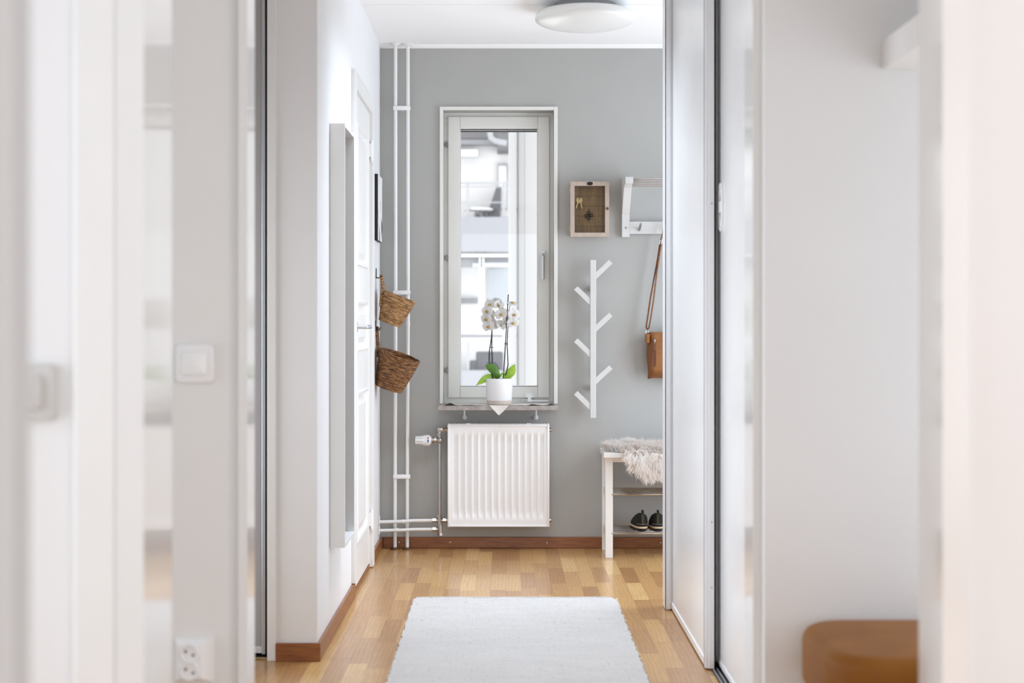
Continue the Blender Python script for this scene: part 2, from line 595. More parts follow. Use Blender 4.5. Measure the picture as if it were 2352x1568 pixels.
# back wall with the window opening
wx0, wx1, wz0, wz1 = -0.312, 0.2385, 0.716, 2.176
m = MB().box(X0, wx0, YB, YB + .18, 0, H).box(wx1, X1, YB, YB + .18, 0, H).box(wx0, wx1, YB, YB + .18, 0, wz0).box(wx0, wx1, YB, YB + .18, wz1, H)
struct(m.build('wall_back', M['grey_wall'], smooth=0), 'matt grey wall at the end of the hall around the window', 'wall')

# left wall of the hall (a 14 cm thick wall that ends in a blunt face) with its door opening
dy0, dy1, dz1 = 6.18, 6.89, 2.085
xl0 = XL - .136
m = MB().box(xl0, XL, 5.0, dy0, 0, H).box(xl0, XL, dy1, YB, 0, H).box(xl0, XL, dy0, dy1, dz1, H)
struct(m.build('wall_left', M['white_wall'], smooth=0), 'white wall along the hall that carries the panelled door', 'wall')

# outer walls
struct(MB().box(X0 - .1, X0, Y0, YB, 0, H).build('wall_outer_left', M['white_wall'], smooth=0), 'white outer wall behind the wardrobe recess', 'wall')
struct(MB().box(X1, X1 + .1, Y0, YB, 0, H).build('wall_outer_right', M['white_wall'], smooth=0), 'white outer wall beyond the coat corner', 'wall')
struct(MB().box(X0, X1, Y0 - .1, Y0, 0, H).build('wall_rear', M['white_wall'], smooth=0), 'white wall of the room behind the viewer', 'wall')

# wall with the sharp light switch: opening from -0.55 to 0.54
YS0, YS1 = 3.25, 3.37
struct(MB().box(X0, -0.570, YS0, YS1, 0, H).build('wall_switch_side', M['warm_wall'], smooth=0), 'off-white wall with the sharp light switch and the socket', 'wall')
struct(MB().box(0.549, X1, YS0 + .036, YS1, 0, H).box(0.5575, X1, YS0, YS0 + .036, 0, H).build('wall_shelf_side', M['white_wall'], smooth=0), 'pale wall behind the tan stool and the wall shelf', 'wall')
# jambs of that opening
struct(MB().prism([(-0.572, 3.222), (-0.5528, 3.222), (-0.5553, 3.332), (-0.572, 3.332)], 'z', 0, H).build('trim_1', M['gloss_white'], smooth=0), 'glossy white jamb beside the sharp light switch', 'door jamb')
struct(MB().box(0.5385, 0.556, 3.285, 3.402, 0, H, .002).build('trim_2', M['gloss_white'], smooth=0), 'glossy white jamb next to the second sliding door', 'door jamb')

# nearest opening, out of focus: from -0.545 to 0.665 at 2.31 .. 2.45 m
YN0, YN1 = 2.31, 2.45
struct(MB().box(X0, -0.593, YN0, 2.56, 0, H).build('wall_near_left', M['white_wall'], smooth=0), 'blurred white wall with the blurred light switch', 'wall')
struct(MB().box(0.703, X1, YN0, 2.465, 0, H).build('wall_near_right', M['white_wall'], smooth=0), 'blurred white wall at the edge of the photo', 'wall')
struct(MB().prism([(-0.595, 2.298), (-0.5523, 2.298), (-0.5702, 2.574), (-0.595, 2.574)], 'z', 0, H).build('trim_3', M['gloss_white'], smooth=0), 'blurred glossy white jamb past the blurred switch', 'door jamb')
struct(MB().prism([(0.6657, 2.298), (0.705, 2.298), (0.705, 2.480), (0.6790, 2.480)], 'z', 0, H).build('trim_4', M['gloss_white'], smooth=0), 'blurred glossy white jamb in front of the tan stool', 'door jamb')
struct(MB().box(-0.66, -0.596, YN0 - .012, YN0, 0, H, .004).build('trim_5', M['satin_white'], smooth=0), 'blurred flat white casing beside the blurred switch', 'door casing')
# closest wall end on the left
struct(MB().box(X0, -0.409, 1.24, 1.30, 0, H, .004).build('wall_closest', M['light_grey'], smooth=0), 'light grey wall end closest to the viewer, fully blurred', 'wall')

# skirting boards
m = MB().box(-0.612, X1, YB - .014, YB, 0, 0.056, .003)
bb = struct(m.build('baseboard_back', M['red_wood'], smooth=0), 'reddish stained skirting board under the radiator', 'baseboard')
for x in (-0.531, -0.277, 0.204, 0.769):
    MB().lathe([(0.0035, 0), (0.0035, .0012), (.001, .0018)], Matrix.Translation((x, YB - .014, .030 if x < 0 else .028)) @ Matrix.Rotation(R(90), 4, 'X'), 10).build('screw_head', M['alu'], bb)
struct(MB().box(XL, XL + .014, 6.965, YB - .014, 0, 0.056, .003).build('baseboard_left', M['red_wood'], smooth=0), 'short reddish skirting board in the corner below the baskets', 'baseboard')
struct(MB().box(XL, XL + .012, 5.0, dy0 - .02, 0, 0.060, .002).build('baseboard_hall', M['red_wood'], smooth=0), 'stained skirting board running along the white hall wall', 'baseboard')
struct(MB().box(xl0, XL + .012, 4.986, 5.0, 0, 0.060, .002).build('baseboard_end', M['red_wood'], smooth=0), 'dark stained skirting board on the blunt wall end', 'baseboard')
# cornice strip over the back wall, white jamb strip of the wardrobe recess
struct(MB().prism([(YB, H), (YB - .022, H), (YB - .022, H - .008), (YB - .006, H - .016), (YB, H - .016)], 'x', XL, X1).build('trim_6', M['ceiling'], smooth=0), 'thin white cornice strip above the grey wall', 'cornice')
struct(MB().box(-0.791, xl0, 4.992, 5.10, 0, H, .002).build('trim_7', M['satin_white'], smooth=0), 'narrow white strip beside the dark wardrobe gap', 'trim')

# ------------------------------------------------------------------ window
win = thing('window_1', 'tall narrow white window in the grey wall behind the orchid', 'window', (-.037, YB, wz0), kind='structure')
YW = YB + .10       # plane of the sash
m = MB()
cx0, cx1, cz1 = -0.3290, 0.2570, 2.1935
cz0 = 0.7172
m.box(cx0, wx0, YB - .014, YB, cz0, cz1, .002).box(wx1, cx1, YB - .014, YB, cz0, cz1, .002).box(wx0, wx1, YB - .014, YB, wz1, cz1, .002)
m.build('casing', M['window_white'], win, 0)
m = MB()
fx0, fx1, fz0, fz1 = -0.2905, 0.2185, 0.7435, 2.1555
m.box(wx0, fx0 + .01, YW - .012, YW + .06, wz0, wz1).box(fx1 - .01, wx1, YW - .012, YW + .06, wz0, wz1)
m.box(fx0 + .01, fx1 - .01, YW - .012, YW + .06, fz1 - .01, wz1).box(fx0 + .01, fx1 - .01, YW - .012, YW + .06, wz0, fz0 + .01)
m.build('outer_frame', M['window_white'], win, 0)
m = MB()
gx0, gx1, gz0, gz1 = -0.2310, 0.1605, 0.7985, 2.0935
y0, y1 = YW - .024, YW + .036
m.box(fx0, gx0 - .0006, y0, y1, fz0, fz1, .0025).box(gx1 + .0006, fx1, y0, y1, fz0, fz1, .0025)
m.box(gx0 + .0006, gx1 - .0006, y0, y1, gz1, fz1, .0025).box(gx0 + .0006, gx1 - .0006, y0, y1, fz0, gz0, .0025)
m.box(gx0 - .002, gx1 + .002, y0 + .004, y1 - .002, gz1, fz1 - .004).box(gx0 - .002, gx1 + .002, y0 + .004, y1 - .002, fz0 + .004, gz0)
sash = m.build('sash', M['window_white'], win, 0)
m = MB()
b_ = .004
m.box(gx0, gx0 + b_, YW + .012, YW + .034, gz0, gz1).box(gx1 - b_, gx1, YW + .012, YW + .034, gz0, gz1)
m.box(gx0 + b_, gx1 - b_, YW + .012, YW + .034, gz1 - b_, gz1).box(gx0 + b_, gx1 - b_, YW + .012, YW + .034, gz0, gz0 + b_)
m.build('glazing_bead', M['white_plastic'], sash, 0)
m = MB().box(gx0 + b_, gx1 - b_, YW + .024, YW + .034, gz1 - .0095, gz1 - b_)
m.build('gasket', M['ext_mid'], sash, 0, label='dark rubber gasket')
MB().box(gx0, gx1, YW + .018, YW + .022, gz0, gz1).build('pane', M['pane'], win, 0)
for py in (332, 592, 850):
    p = px(1025, py, YW - .012)
    m = MB()
    m.tube([(p.x + .003, p.y - .006, p.z - .013), (p.x + .003, p.y - .006, p.z + .013)], .0055, 10)
    m.tube([(p.x - .005, p.y - .004, p.z - .009), (p.x - .005, p.y - .004, p.z + .009)], .004, 10)
    m.box(p.x - .006, p.x + .009, p.y - .004, p.y + .001, p.z - .004, p.z + .004)
    m.build('hinge', M['chrome'], win)
# handle
p = px(1246, 609, YW - .024)
hd = MB()
hd.box(p.x - .0125, p.x + .0125, p.y - .010, p.y, p.z + .036, p.z + .072, .003)
hd.box(p.x - .010, p.x + .010, p.y - .004, p.y, p.z - .072, p.z + .040, .002)
hd.build('handle_plate', M['pale_alu'], win)
hd = MB()
hd.tube([(p.x, p.y - .004, p.z + .052), (p.x, p.y - .03, p.z + .052), (p.x, p.y - .036, p.z + .044), (p.x, p.y - .036, p.z - .07)], [.008, .008, .0095, .0085], 12)
hd.build('handle', M['alu'], win)
# stay at the bottom
p = px(1216, 909, YW - .024)
m = MB().box(p.x - .022, p.x + .022, p.y - .004, p.y, p.z - .008, p.z + .012, .001).box(p.x - .009, p.x + .009, p.y - .006, p.y, p.z - .022, p.z - .006, .001)
m.build('stay_plate', M['white_plastic'], win, 0)
m = MB().box(p.x - .036, p.x + .012, p.y - .012, p.y - .005, p.z - .030, p.z - .018, .001).box(p.x + .012, p.x + .096, p.y - .010, p.y - .005, p.z - .028, p.z - .020, .001)
sa = m.build('stay_arm', M['white_plastic'], win, 0)
m = MB()
for k in range(5):
    m.box(p.x - .033 + k * .0048, p.x - .0298 + k * .0048, p.y - .0126, p.y - .0119, p.z - .0265, p.z - .0225 + (k % 2) * .001)
m.build('print', M['black'], sa, 0)
m = MB()
for dx in (-.016, .016):
    m.tube([(p.x + dx, p.y - .0055, p.z + .005), (p.x + dx, p.y - .003, p.z + .005)], .0028, 10)
m.build('screw', M['alu'], win)

# window board of stone on two white supports
sill = thing('window_sill', 'grey stone window sill shelf under the tall window', 'window sill', (-.038, YB - .1, .70))
MB().box(-0.3315, 0.2550, YB - .195, YW - .013, 0.6955, 0.7165, .002).build('slab', M['stone'], sill, 0)
for i, pxx in enumerate((1067, 1231)):
    p = px(pxx, 957, YB - .012)
    m = MB()
    m.lathe([(.0125, 0), (.0125, .004), (.010, .008), (.004, .009)], Matrix.Translation((p.x, YB, p.z - .004)) @ Matrix.Rotation(R(90), 4, 'X'), 20)
    m.tube([(p.x, YB - .008, p.z - .004), (p.x, YB - .03, p.z - .002), (p.x, YB - .035, p.z + .008), (p.x, YB - .035, .6955)], .0045, 10)
    m.box(p.x - .016, p.x + .016, YB - .05, YB - .02, .6925, .6956)
    m.build('support', M['white_plastic'], sill)

# ------------------------------------------------------------------ panelled door on the left wall
door = thing('door_1', 'white panelled door in the wall beside the tall white mirror', 'door', (XL, 6.5, 0), kind='structure')
m = MB()
XC = XL + .0155
m.box(XL, XC, 6.113, dy0 + .004, .062, 2.152, .002).box(XL, XC + .004, dy1 - .002, 6.962, .004, 2.152, .002).box(XL, XC, dy0 + .004, dy1 - .002, dz1 - .004, 2.152, .002)
m.build('casing', M['satin_white'], door, 0)
m = MB()
m.box(xl0 + .02, XL, dy0 + .001, dy0 + .012, 0, dz1 - .001).box(xl0 + .02, XL, dy1 - .012, dy1 - .001, 0, dz1 - .001).box(xl0 + .02, XL, dy0 + .012, dy1 - .012, dz1 - .012, dz1 - .001)
m.build('frame', M['satin_white'], door, 0)
MB().box(xl0 + .02, XL + .005, dy0 + .013, dy1 - .013, .0005, .022, .002).build('threshold', M['red_wood'], door, 0)
lx = XL + .004          # face of the leaf
ly0, ly1, lz0, lz1 = dy0 + .015, dy1 - .015, .028, dz1 - .016
panels = [(1.36, lz1 - .11), (1.00, 1.215), (.20, .83)]
st = .105
m = MB()
m.box(lx - .038, lx, ly0, ly0 + st, lz0, lz1).box(lx - .038, lx, ly1 - st, ly1, lz0, lz1)
zs = [lz0] + [z for p_ in reversed(panels) for z in p_] + [lz1]
for i in range(0, len(zs), 2):
    m.box(lx - .038, lx, ly0 + st, ly1 - st, zs[i], zs[i + 1])
leaf = m.build('leaf', M['satin_white'], door, 0)
for (za, zb) in panels:
    m = MB()
    ya, yb = ly0 + st, ly1 - st
    rings = []
    for off, dx in ((0, 0), (.004, .005), (.014, .003), (.022, -.010), (.034, -.011), (.060, -.002)):
        x = lx + dx
        rings.append([(x, ya + off, za + off), (x, yb - off, za + off), (x, yb - off, zb - off), (x, ya + off, zb - off)])
    vs = [v for r_ in rings for v in r_]
    fs = [(i * 4 + k, i * 4 + (k + 1) % 4, (i + 1) * 4 + (k + 1) % 4, (i + 1) * 4 + k) for i in range(len(rings) - 1) for k in range(4)]
    fs.append(tuple((len(rings) - 1) * 4 + k for k in range(4)))
    m.add(vs, fs)
    m.build('panel', M['satin_white'], leaf, 0)
# door handle: rose and lever, seen end on
hy = ly0 + .055
hz = 1.103
m = MB().lathe([(.024, 0), (.024, .006), (.012, .009)], Matrix.Translation((lx, hy, hz)) @ Matrix.Rotation(R(90), 4, 'Y'), 24)
m.tube([(lx + .006, hy, hz), (lx + .045, hy, hz), (lx + .050, hy + .012, hz), (lx + .050, hy + .11, hz)], .0085, 12)
m.build('lever_handle', M['alu'], door)
for z in (1.905, .225):
    m = MB().tube([(lx + .010, ly1 + .004, z - .045), (lx + .010, ly1 + .004, z + .045)], .0075, 12)
    m.tube([(lx + .010, ly1 + .004, z - .052), (lx + .010, ly1 + .004, z - .047)], .005, 12)
    m.box(lx - .002, lx + .008, ly1 - .02, ly1 + .012, z - .03, z + .03)
    m.build('hinge', M['white_plastic'], door)

# ------------------------------------------------------------------ sliding wardrobe doors
XD = 0.645
sd = thing('sliding_door', 'white wardrobe sliding door with pale metal profiles, nearer the coat corner', 'sliding door', (XD, 5.4, 0), 'wardrobe sliding doors on the right')
dya, dyb = 4.862, 5.978
MB().box(XD + .004, XD + .022, dya + .022, dyb - .012, .030, 2.44).build('panel', M['door_panel'], sd, 0)
MB().box(XD, XD + .024, dya + .022, dyb - .012, .006, .030, .0015).build('bottom_rail', M['satin_white'], sd, 0)
MB().box(XD, XD + .024, dya + .022, dyb - .012, 2.44, 2.468, .0015).build('top_rail', M['satin_white'], sd, 0)
m = MB().box(XD + .001, XD + .027, dya + .006, dya + .022, .005, 2.468, .001).box(XD + .010, XD + .027, dya, dya + .007, .005, 2.468, .0012)
m.box(XD - .0015, XD + .004, dya + .007, dya + .024, .005, 2.468, .001)
pr = m.build('stile', M['pale_alu'], sd, 0)
m = MB()
for z in (CZ + (740 - 467) * dya / F, CZ + (740 - 1199) * dya / F, CZ + (740 - 1349) * dya / F):
    m.tube([(XD + .019, dya - .001, z), (XD + .019, dya + .001, z)], .0022, 10)
m.build('screw', M['ext_grey'], pr)
MB().box(XD - .0025, XD + .003, dya + .0245, dya + .0315, .006, 2.468).build('groove', M['ext_grey'], sd, 0, label='grey profile groove')
m = MB().box(XD - .0245, XD - .004, dyb - .110, dyb - .104, .005, 2.468, .001)
m.box(XD - .0245, XD - .0205, dyb - .110, dyb - .012, .005, 2.468, .001).box(XD - .009, XD + .004, dyb - .105, dyb - .095, .005, 2.468, .001)
m.box(XD - .003, XD + .024, dyb - .096, dyb, .005, 2.468, .001)
m.build('stile', M['pale_alu'], sd, 0)

XE = 0.690
se = thing('sliding_door', 'plain white wardrobe sliding door behind the glossy jamb, with an oval finger pull', 'sliding door', (XE, 4.2, 0), 'wardrobe sliding doors on the right')
eya, eyb = 3.40, 4.965
MB().box(XE + .003, XE + .022, eya, eyb - .025, .030, 2.44).build('panel', M['door_panel'], se, 0)
MB().box(XE, XE + .024, eya, eyb - .025, .012, .030, .0015).build('bottom_rail', M['pale_alu'], se, 0)
MB().box(XE, XE + .024, eya, eyb - .025, 2.44, 2.468, .0015).build('top_rail', M['satin_white'], se, 0)
MB().box(XE - .002, XE + .024, eyb - .025, eyb, .010, 2.468, .0015).build('stile', M['pale_alu'], se, 0)
MB().box(XE - .0185, XE + .012, eyb + .002, eyb + .010, .010, 2.468).build('dark_gap_strip', M['black'], se, 0, label='black brush strip')  # brush strip that also blackens the gap between the doors
zc = CZ + (740 - 476) * 4.86 / F
yc = 4.845
m = MB()
ring = [(XE + .001, yc + .042 * math.sin(a), zc + .075 * math.cos(a)) for a in [2 * PI * k / 40 for k in range(40)]]
m.tube(ring, .0045, 8, closed=True)
ring = [(XE + .001, yc + .030 * math.sin(a), zc + .058 * math.cos(a)) for a in [2 * PI * k / 40 for k in range(40)]]
m.tube(ring, .003, 8, closed=True)
m.box(XE - .004, XE + .003, yc - .030, yc + .030, zc - .018, zc + .018, .002)
m.build('finger_pull', M['pale_alu'], se)

tr = thing('floor_track', 'black sliding door floor track with metal runners', 'track', (.68, 4.6, 0))
MB().box(XD + .0185, .750, 3.40, 5.96, 0.0003, .0035).build('base_strip', M['black'], tr, 0)
for x in (XD + .0215, XD + .034, XE + .004):
    MB().box(x, x + .003, 3.40, 4.855, .0035, .0085).build('runner', M['alu'], tr, 0)
wd = thing('wardrobe', 'white wardrobe box behind the sliding doors', 'wardrobe', (1.2, 4.7, 0))
m = MB().box(.76, 1.30, 5.945, 5.965, 0, 2.47).box(1.30, 1.32, 3.40, 5.965, 0, 2.47).box(.76, 1.30, 3.40, 3.42, 0, 2.47)
m.build('carcass', M['satin_white'], wd, 0)
MB().box(XD - .003, 1.32, 3.40, 5.98, 2.471, 2.499, .001).build('top_fascia', M['satin_white'], wd, 0)

ls = thing('sliding_door', 'pale grey wardrobe sliding door in the recess past the socket wall', 'sliding door', (-1.2, 5.06, 0))
MB().box(-1.88, -.818, 5.052, 5.072, .024, 2.46).build('panel', M['grey_panel'], ls, 0)
MB().box(-1.88, -.818, 5.050, 5.074, .014, .024 + .012, .001).build('bottom_rail', M['pale_alu'], ls, 0)
MB().box(-.818, -.806, 5.046, 5.076, .010, 2.46, .002).build('stile', M['alu'], ls, 0)
MB().box(-.803, -.7945, 5.060, 5.10, .010, 2.46).build('dark_gap_strip', M['black'], ls, 0)  # black strip put where the open gap is dark
tr = thing('floor_track', 'dark floor track under the grey sliding door of the recess', 'track', (-1.2, 5.06, 0))
MB().box(-1.88, -.795, 5.030, 5.095, .0003, .006).build('base_strip', M['black'], tr, 0)
MB().box(-1.88, -.795, 5.012, 5.022, .0003, .007, .001).build('runner', M['brass'], tr, 0)
struct(MB().box(X0, -.793, 5.10, 5.16, 0, H).build('wall_recess', M['grey_wall'], smooth=0), 'grey wall closing the wardrobe recess', 'wall')

# ------------------------------------------------------------------ tall mirror
mr = thing('wall_mirror', 'tall narrow mirror with a deep white box frame on the hall wall', 'mirror', (XL, 5.52, .32))
my0, my1, mz0, mz1 = 5.353, 5.700, .3215, 1.829
mx = -0.572
t_ = .012
m = MB().box(XL + .001, mx, my0, my0 + t_, mz0, mz1, .001).box(XL + .001, mx, my1 - t_, my1, mz0, mz1, .001)
m.box(XL + .001, mx, my0 + t_, my1 - t_, mz1 - t_, mz1, .001).box(XL + .001, mx, my0 + t_, my1 - t_, mz0, mz0 + t_, .001)
m.build('frame', M['satin_white'], mr, 0)
MB().box(XL + .002, XL + .026, my0 + t_, my1 - t_, mz0 + t_, mz1 - t_).build('mirror_glass', M['silver'], mr, 0)

# ------------------------------------------------------------------ picture above the baskets
pc = thing('canvas_picture', 'small dark-edged black and white picture on the wall above the baskets', 'picture', (XL, 7.29, 1.67))
MB().box(XL + .001, XL + .0165, 7.175, 7.405, 1.513, 1.829, .001).build('stretcher', M['black'], pc, 0)
MB().box(XL + .0165, XL + .018, 7.176, 7.404, 1.514, 1.828).build('canvas', M['paper'], pc, 0)

# ------------------------------------------------------------------ light switches and socket
def rounded(cx, cz, w, h, r):
    pts = []
    for (sx, sz, a0) in ((1, 1, 0), (-1, 1, 90), (-1, -1, 180), (1, -1, 270)):
        for k in range(7):
            a = R(a0 + 15 * k)
            pts.append((cx + sx * (w - r) + r * math.cos(a), cz + sz * (h - r) + r * math.sin(a)))
    return pts


def switch(c, s_, label, deep=.010, mk='white_plastic'):
    t = thing('light_switch', label, 'light switch', (c[0], c[1], c[2]))
    h_ = s_ / 2
    y = c[1] - deep
    MB().prism(rounded(c[0], c[2], h_, h_, .009), 'y', y, c[1] - .0003, .0025).build('cover_plate', M[mk], t)
    k = h_ * .60
    MB().prism(rounded(c[0] - .003, c[2], k + .0035, k + .0035, .010), 'y', y - .0012, y + .001, .0008).build('rim', M[mk], t)
    MB().prism(rounded(c[0] - .003, c[2], k, k, .008), 'y', y - .0060, y + .001, .0022).build('rocker', M[mk], t)
    return t


p = px(449, 834, YS0)
switch(p, .083, 'square white light switch, in focus, on the wall above the socket')
p = px(68, 900, YN0)
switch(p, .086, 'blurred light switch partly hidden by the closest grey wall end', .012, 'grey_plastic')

p = px(447.5, 1515, YS0)
so = thing('wall_socket', 'white double socket low on the wall under the light switch', 'socket', p)
w_, h_ = .0415, .0455
m = MB()
y = p.y
m.add([(p.x - w_, y, p.z - h_), (p.x + w_, y, p.z - h_), (p.x + w_, y, p.z + h_), (p.x - w_, y, p.z + h_),
       (p.x - w_, y - .006, p.z - h_), (p.x + w_, y - .006, p.z - h_), (p.x + w_, y - .006, p.z + h_), (p.x - w_, y - .006, p.z + h_),
       (p.x - w_ + .010, y - .022, p.z - h_ + .010), (p.x + w_ - .024, y - .022, p.z - h_ + .010), (p.x + w_ - .024, y - .022, p.z + h_ - .010), (p.x - w_ + .010, y - .022, p.z + h_ - .010)],
      [(0, 1, 5, 4), (1, 2, 6, 5), (2, 3, 7, 6), (3, 0, 4, 7), (4, 5, 9, 8), (5, 6, 10, 9), (6, 7, 11, 10), (7, 4, 8, 11), (8, 9, 10, 11), (3, 2, 1, 0)])
m.build('cover_plate', M['white_plastic'], so, 0)
for dz in (.019, -.019):
    m = MB()
    c = Vector((p.x - .007, y - .022, p.z + dz))
    mm = Matrix.Translation(c) @ Matrix.Rotation(R(90), 4, 'X')
    m.lathe([(.0195, -.001), (.0195, .0055), (.0178, .006), (.0165, .0010), (.001, .0007)], mm, 28, cap0=False)
    soc = m.build('outlet', M['white_plastic'], so)
    m = MB()
    for dx, dzz in ((-.008, .004), (.008, -.004)):
        m.tube([(c.x + dx, c.y - .0016, c.z + dzz), (c.x + dx, c.y + .002, c.z + dzz)], .003, 10)
    m.build('pin_hole', M['black'], soc)

# ------------------------------------------------------------------ heating pipes
hp = thing('heating_pipes', 'pair of thin white vertical heating pipes in the corner of the grey wall', 'pipes', (-.515, YB - .045, 0))
YP = YB - .045
for xt, xb in ((-.5457, -.5485), (-.4845, -.4880)):
    MB().tube([(xb, YP, .004), (xb + .001, YP, .4), (xt + .0005, YP, 1.15), (xt, YP, H - .003)], .0088, 12).build('pipe', M['satin_white'], hp)
    MB().lathe([(.025, 0), (.025, .004), (.011, .010)], Matrix.Translation((xb, YP, .0005)), 20).build('floor_collar', M['old_brass'], hp, label='brass floor collar')
    MB().lathe([(.025, 0), (.025, -.004), (.013, -.012)], Matrix.Translation((xt, YP, H - .0005)), 20).build('ceiling_collar', M['satin_white'], hp)
    MB().tube([(xt, YP, 1.105), (xt, YP, 1.128)], .0105, 12).build('joint', M['satin_white'], hp)
for z in (2.180, 1.269, .360):
    m = MB().box(-.5575, -.4725, YP - .016, YP + .012, z - .0105, z + .0105, .004)
    m.box(-.521, -.509, YP + .01, YB, z - .008, z + .008)
    m.build('clamp', M['white_plastic'], hp)

# ------------------------------------------------------------------ radiator
rd = thing('radiator', 'white ribbed panel radiator under the window sill', 'radiator', (-.036, YB - .09, .12))
rx0, rx1, rz0, rz1 = -.2857, .2130, .1205, .6215
ry = YB - .118
m = MB()
NX, NR = 15, 16
rib0, rib1 = rx0 + .022, rx1 - .022
pitch = (rib1 - rib0) / 14.0


def rad_front(u, v):
    x = rx0 + .004 + (rx1 - rx0 - .008) * u
    z = rz0 + .004 + (rz1 - rz0 - .008) * v
    h = 0.0
    if rib0 < x < rib1:
        t = ((x - rib0) / pitch) % 1.0
        h = .0105 * max(0.0, min(1.0, (0.5 - abs(t - 0.5) - .10) / .13))
    a = max(0.0, min(1.0, (z - rz0 - .042) / .028)) * max(0.0, min(1.0, (rz1 - .044 - z) / .028))
    return Vector((x, ry + .002 + h * a, z))


m.grid(rad_front, 210, 40)
m.build('front_panel', M['white_plastic'], rd, 40)
m = MB()
m.box(rx0, rx0 + .011, ry - .003, ry + .012, rz0, rz1, .003).box(rx1 - .011, rx1, ry - .003, ry + .012, rz0, rz1, .003)
m.box(rx0 + .008, rx1 - .008, ry - .002, ry + .012, rz1 - .010, rz1, .003).box(rx0 + .008, rx1 - .008, ry - .002, ry + .012, rz0, rz0 + .008, .003)
m.build('edge_frame', M['white_plastic'], rd, 40)
MB().box(rx0 + .004, rx1 - .004, ry + .062, ry + .074, rz0 + .004, rz1 - .006, .002).build('rear_panel', M['white_plastic'], rd, 0)
for x in (rx0 - .0005, rx1 - .0015):
    MB().box(x, x + .002, ry + .012, ry + .074, rz0 + .01, rz1 + .001).build('side_cover', M['white_plastic'], rd, 0)
m = MB()
for k in range(34):
    x = rx0 + .008 + k * (rx1 - rx0 - .016) / 33
    m.box(x - .0035, x + .0035, ry + .006, ry + .072, rz1 - .002, rz1 + .004)
m.box(rx0, rx1, ry + .004, ry + .009, rz1 - .004, rz1 + .003).box(rx0, rx1, ry + .069, ry + .074, rz1 - .004, rz1 + .003)
m.box(rx0 + .09, rx0 + .112, ry + .002, ry + .02, rz1 - .001, rz1 + .006).box(rx1 - .112, rx1 - .09, ry + .002, ry + .02, rz1 - .001, rz1 + .006)
m.build('top_grille', M['white_plastic'], rd, 0)
for x in (rx0 + .05, rx1 - .08):
    MB().box(x, x + .03, ry + .074, YB, rz0 + .05, rz1 - .05).build('wall_bracket', M['white_plastic'], rd, 0)
ym = ry + .038
for z in (.5925, .1480):
    MB().tube([(rx1 - .002, ym, z), (rx1 + .008, ym, z), (rx1 + .008, ym, z), (rx1 + .013, ym, z)], [.011, .011, .0075, .006], 12).build('vent_plug', M['chrome'], rd)
# valve set at the left
vx = -.3255
zt = .5945
m = MB()
m.tube([(rx0 + .002, ym, zt), (rx0 - .008, ym, zt)], .012, 6)
m.tube([(rx0 - .006, ym, zt), (rx0 - .016, ym, zt)], .0085, 14)
m.tube([(rx0 - .014, ym, zt), (rx0 - .022, ym, zt)], .012, 6)
m.box(vx - .011, vx + .018, ym - .011, ym + .011, zt - .010, zt + .010, .003)
m.tube([(vx, ym, zt - .004), (vx, ym, zt - .022)], .011, 14)
m.tube([(vx, ym, zt - .020), (vx, ym, zt - .030)], .0125, 6)
m.tube([(vx, ym, zt - .028), (vx, ym, zt - .072)], [.010, .0085], 14)
bm = bmesh.new()
bmesh.ops.create_uvsphere(bm, u_segments=18, v_segments=12, radius=.016)
m.take(bm, Matrix.Translation((vx + .002, ym, zt - .053)))
m.tube([(vx - .010, ym, zt - .053), (vx - .046, ym, zt - .053)], .0095, 14)
m.tube([(vx - .018, ym, zt - .053), (vx - .026, ym, zt - .053)], .0135, 6)
m.tube([(vx - .032, ym, zt - .053), (vx - .045, ym, zt - .053)], .0145, 16)
m.build('valve_body', M['chrome'], rd)
th = Matrix.Translation((vx - .041, ym, zt - .053)) @ Matrix.Rotation(R(-90), 4, 'Y')
m = MB().lathe([(.019, 0), (.0195, .006), (.0245, .007), (.0265, .010), (.0265, .034), (.0245, .037), (.0235, .040), (.0215, .074), (.0195, .078), (.012, .080)], th, 36)
tk = m.build('thermostat', M['white_plastic'], rd)
m = MB()
for a in range(0, 360, 40):
    d = Vector((0, math.cos(R(a + 190)), math.sin(R(a + 190))))
    c0 = Vector((vx - .041 - .044, ym, zt - .053)) + d * .0228
    c1 = Vector((vx - .041 - .073, ym, zt - .053)) + d * .0212
    m.tube([c0, c1], .0012, 6)
m.build('grip_slot', M['ext_grey'], tk)
yk = ym - .0268
MB().box(vx - .0595, vx - .0535, yk - .0006, yk + .004, zt - .044, zt - .036).build('red_mark', M['red_mark'], tk, 0)
MB().box(vx - .0600, vx - .0530, yk - .0006, yk + .0012, zt - .061, zt - .0475).build('blue_mark', M['blue_mark'], tk, 0)
MB().tube([(vx, ym, zt - .070), (vx, ym, .172)], .0075, 14).build('riser_tube', M['chrome'], rd)
m = MB()
m.tube([(vx, ym, .178), (vx, ym, .164)], .0135, 6)
m.tube([(vx, ym, .166), (vx, ym, .078)], .0115, 16)
m.tube([(vx, ym, .086), (vx, ym, .074)], .0145, 6)
m.tube([(vx - .006, ym, .1465), (vx - .022, ym, .1465)], .0085, 12)
m.tube([(vx - .018, ym, .1465), (vx - .036, ym, .1465)], .0130, 6)
m.tube([(vx - .006, ym, .1030), (vx - .022, ym, .1030)], .0085, 12)
m.tube([(vx - .018, ym, .1030), (vx - .036, ym, .1030)], .0130, 6)
m.tube([(vx + .006, ym, .1465), (vx + .020, ym, .1465)], .0085, 12)
m.tube([(vx + .016, ym, .1465), (vx + .030, ym, .1465)], .0125, 6)
m.tube([(vx + .028, ym, .1465), (rx0 + .004, ym, .1465)], .0100, 12)
m.build('lower_valve', M['chrome'], rd)
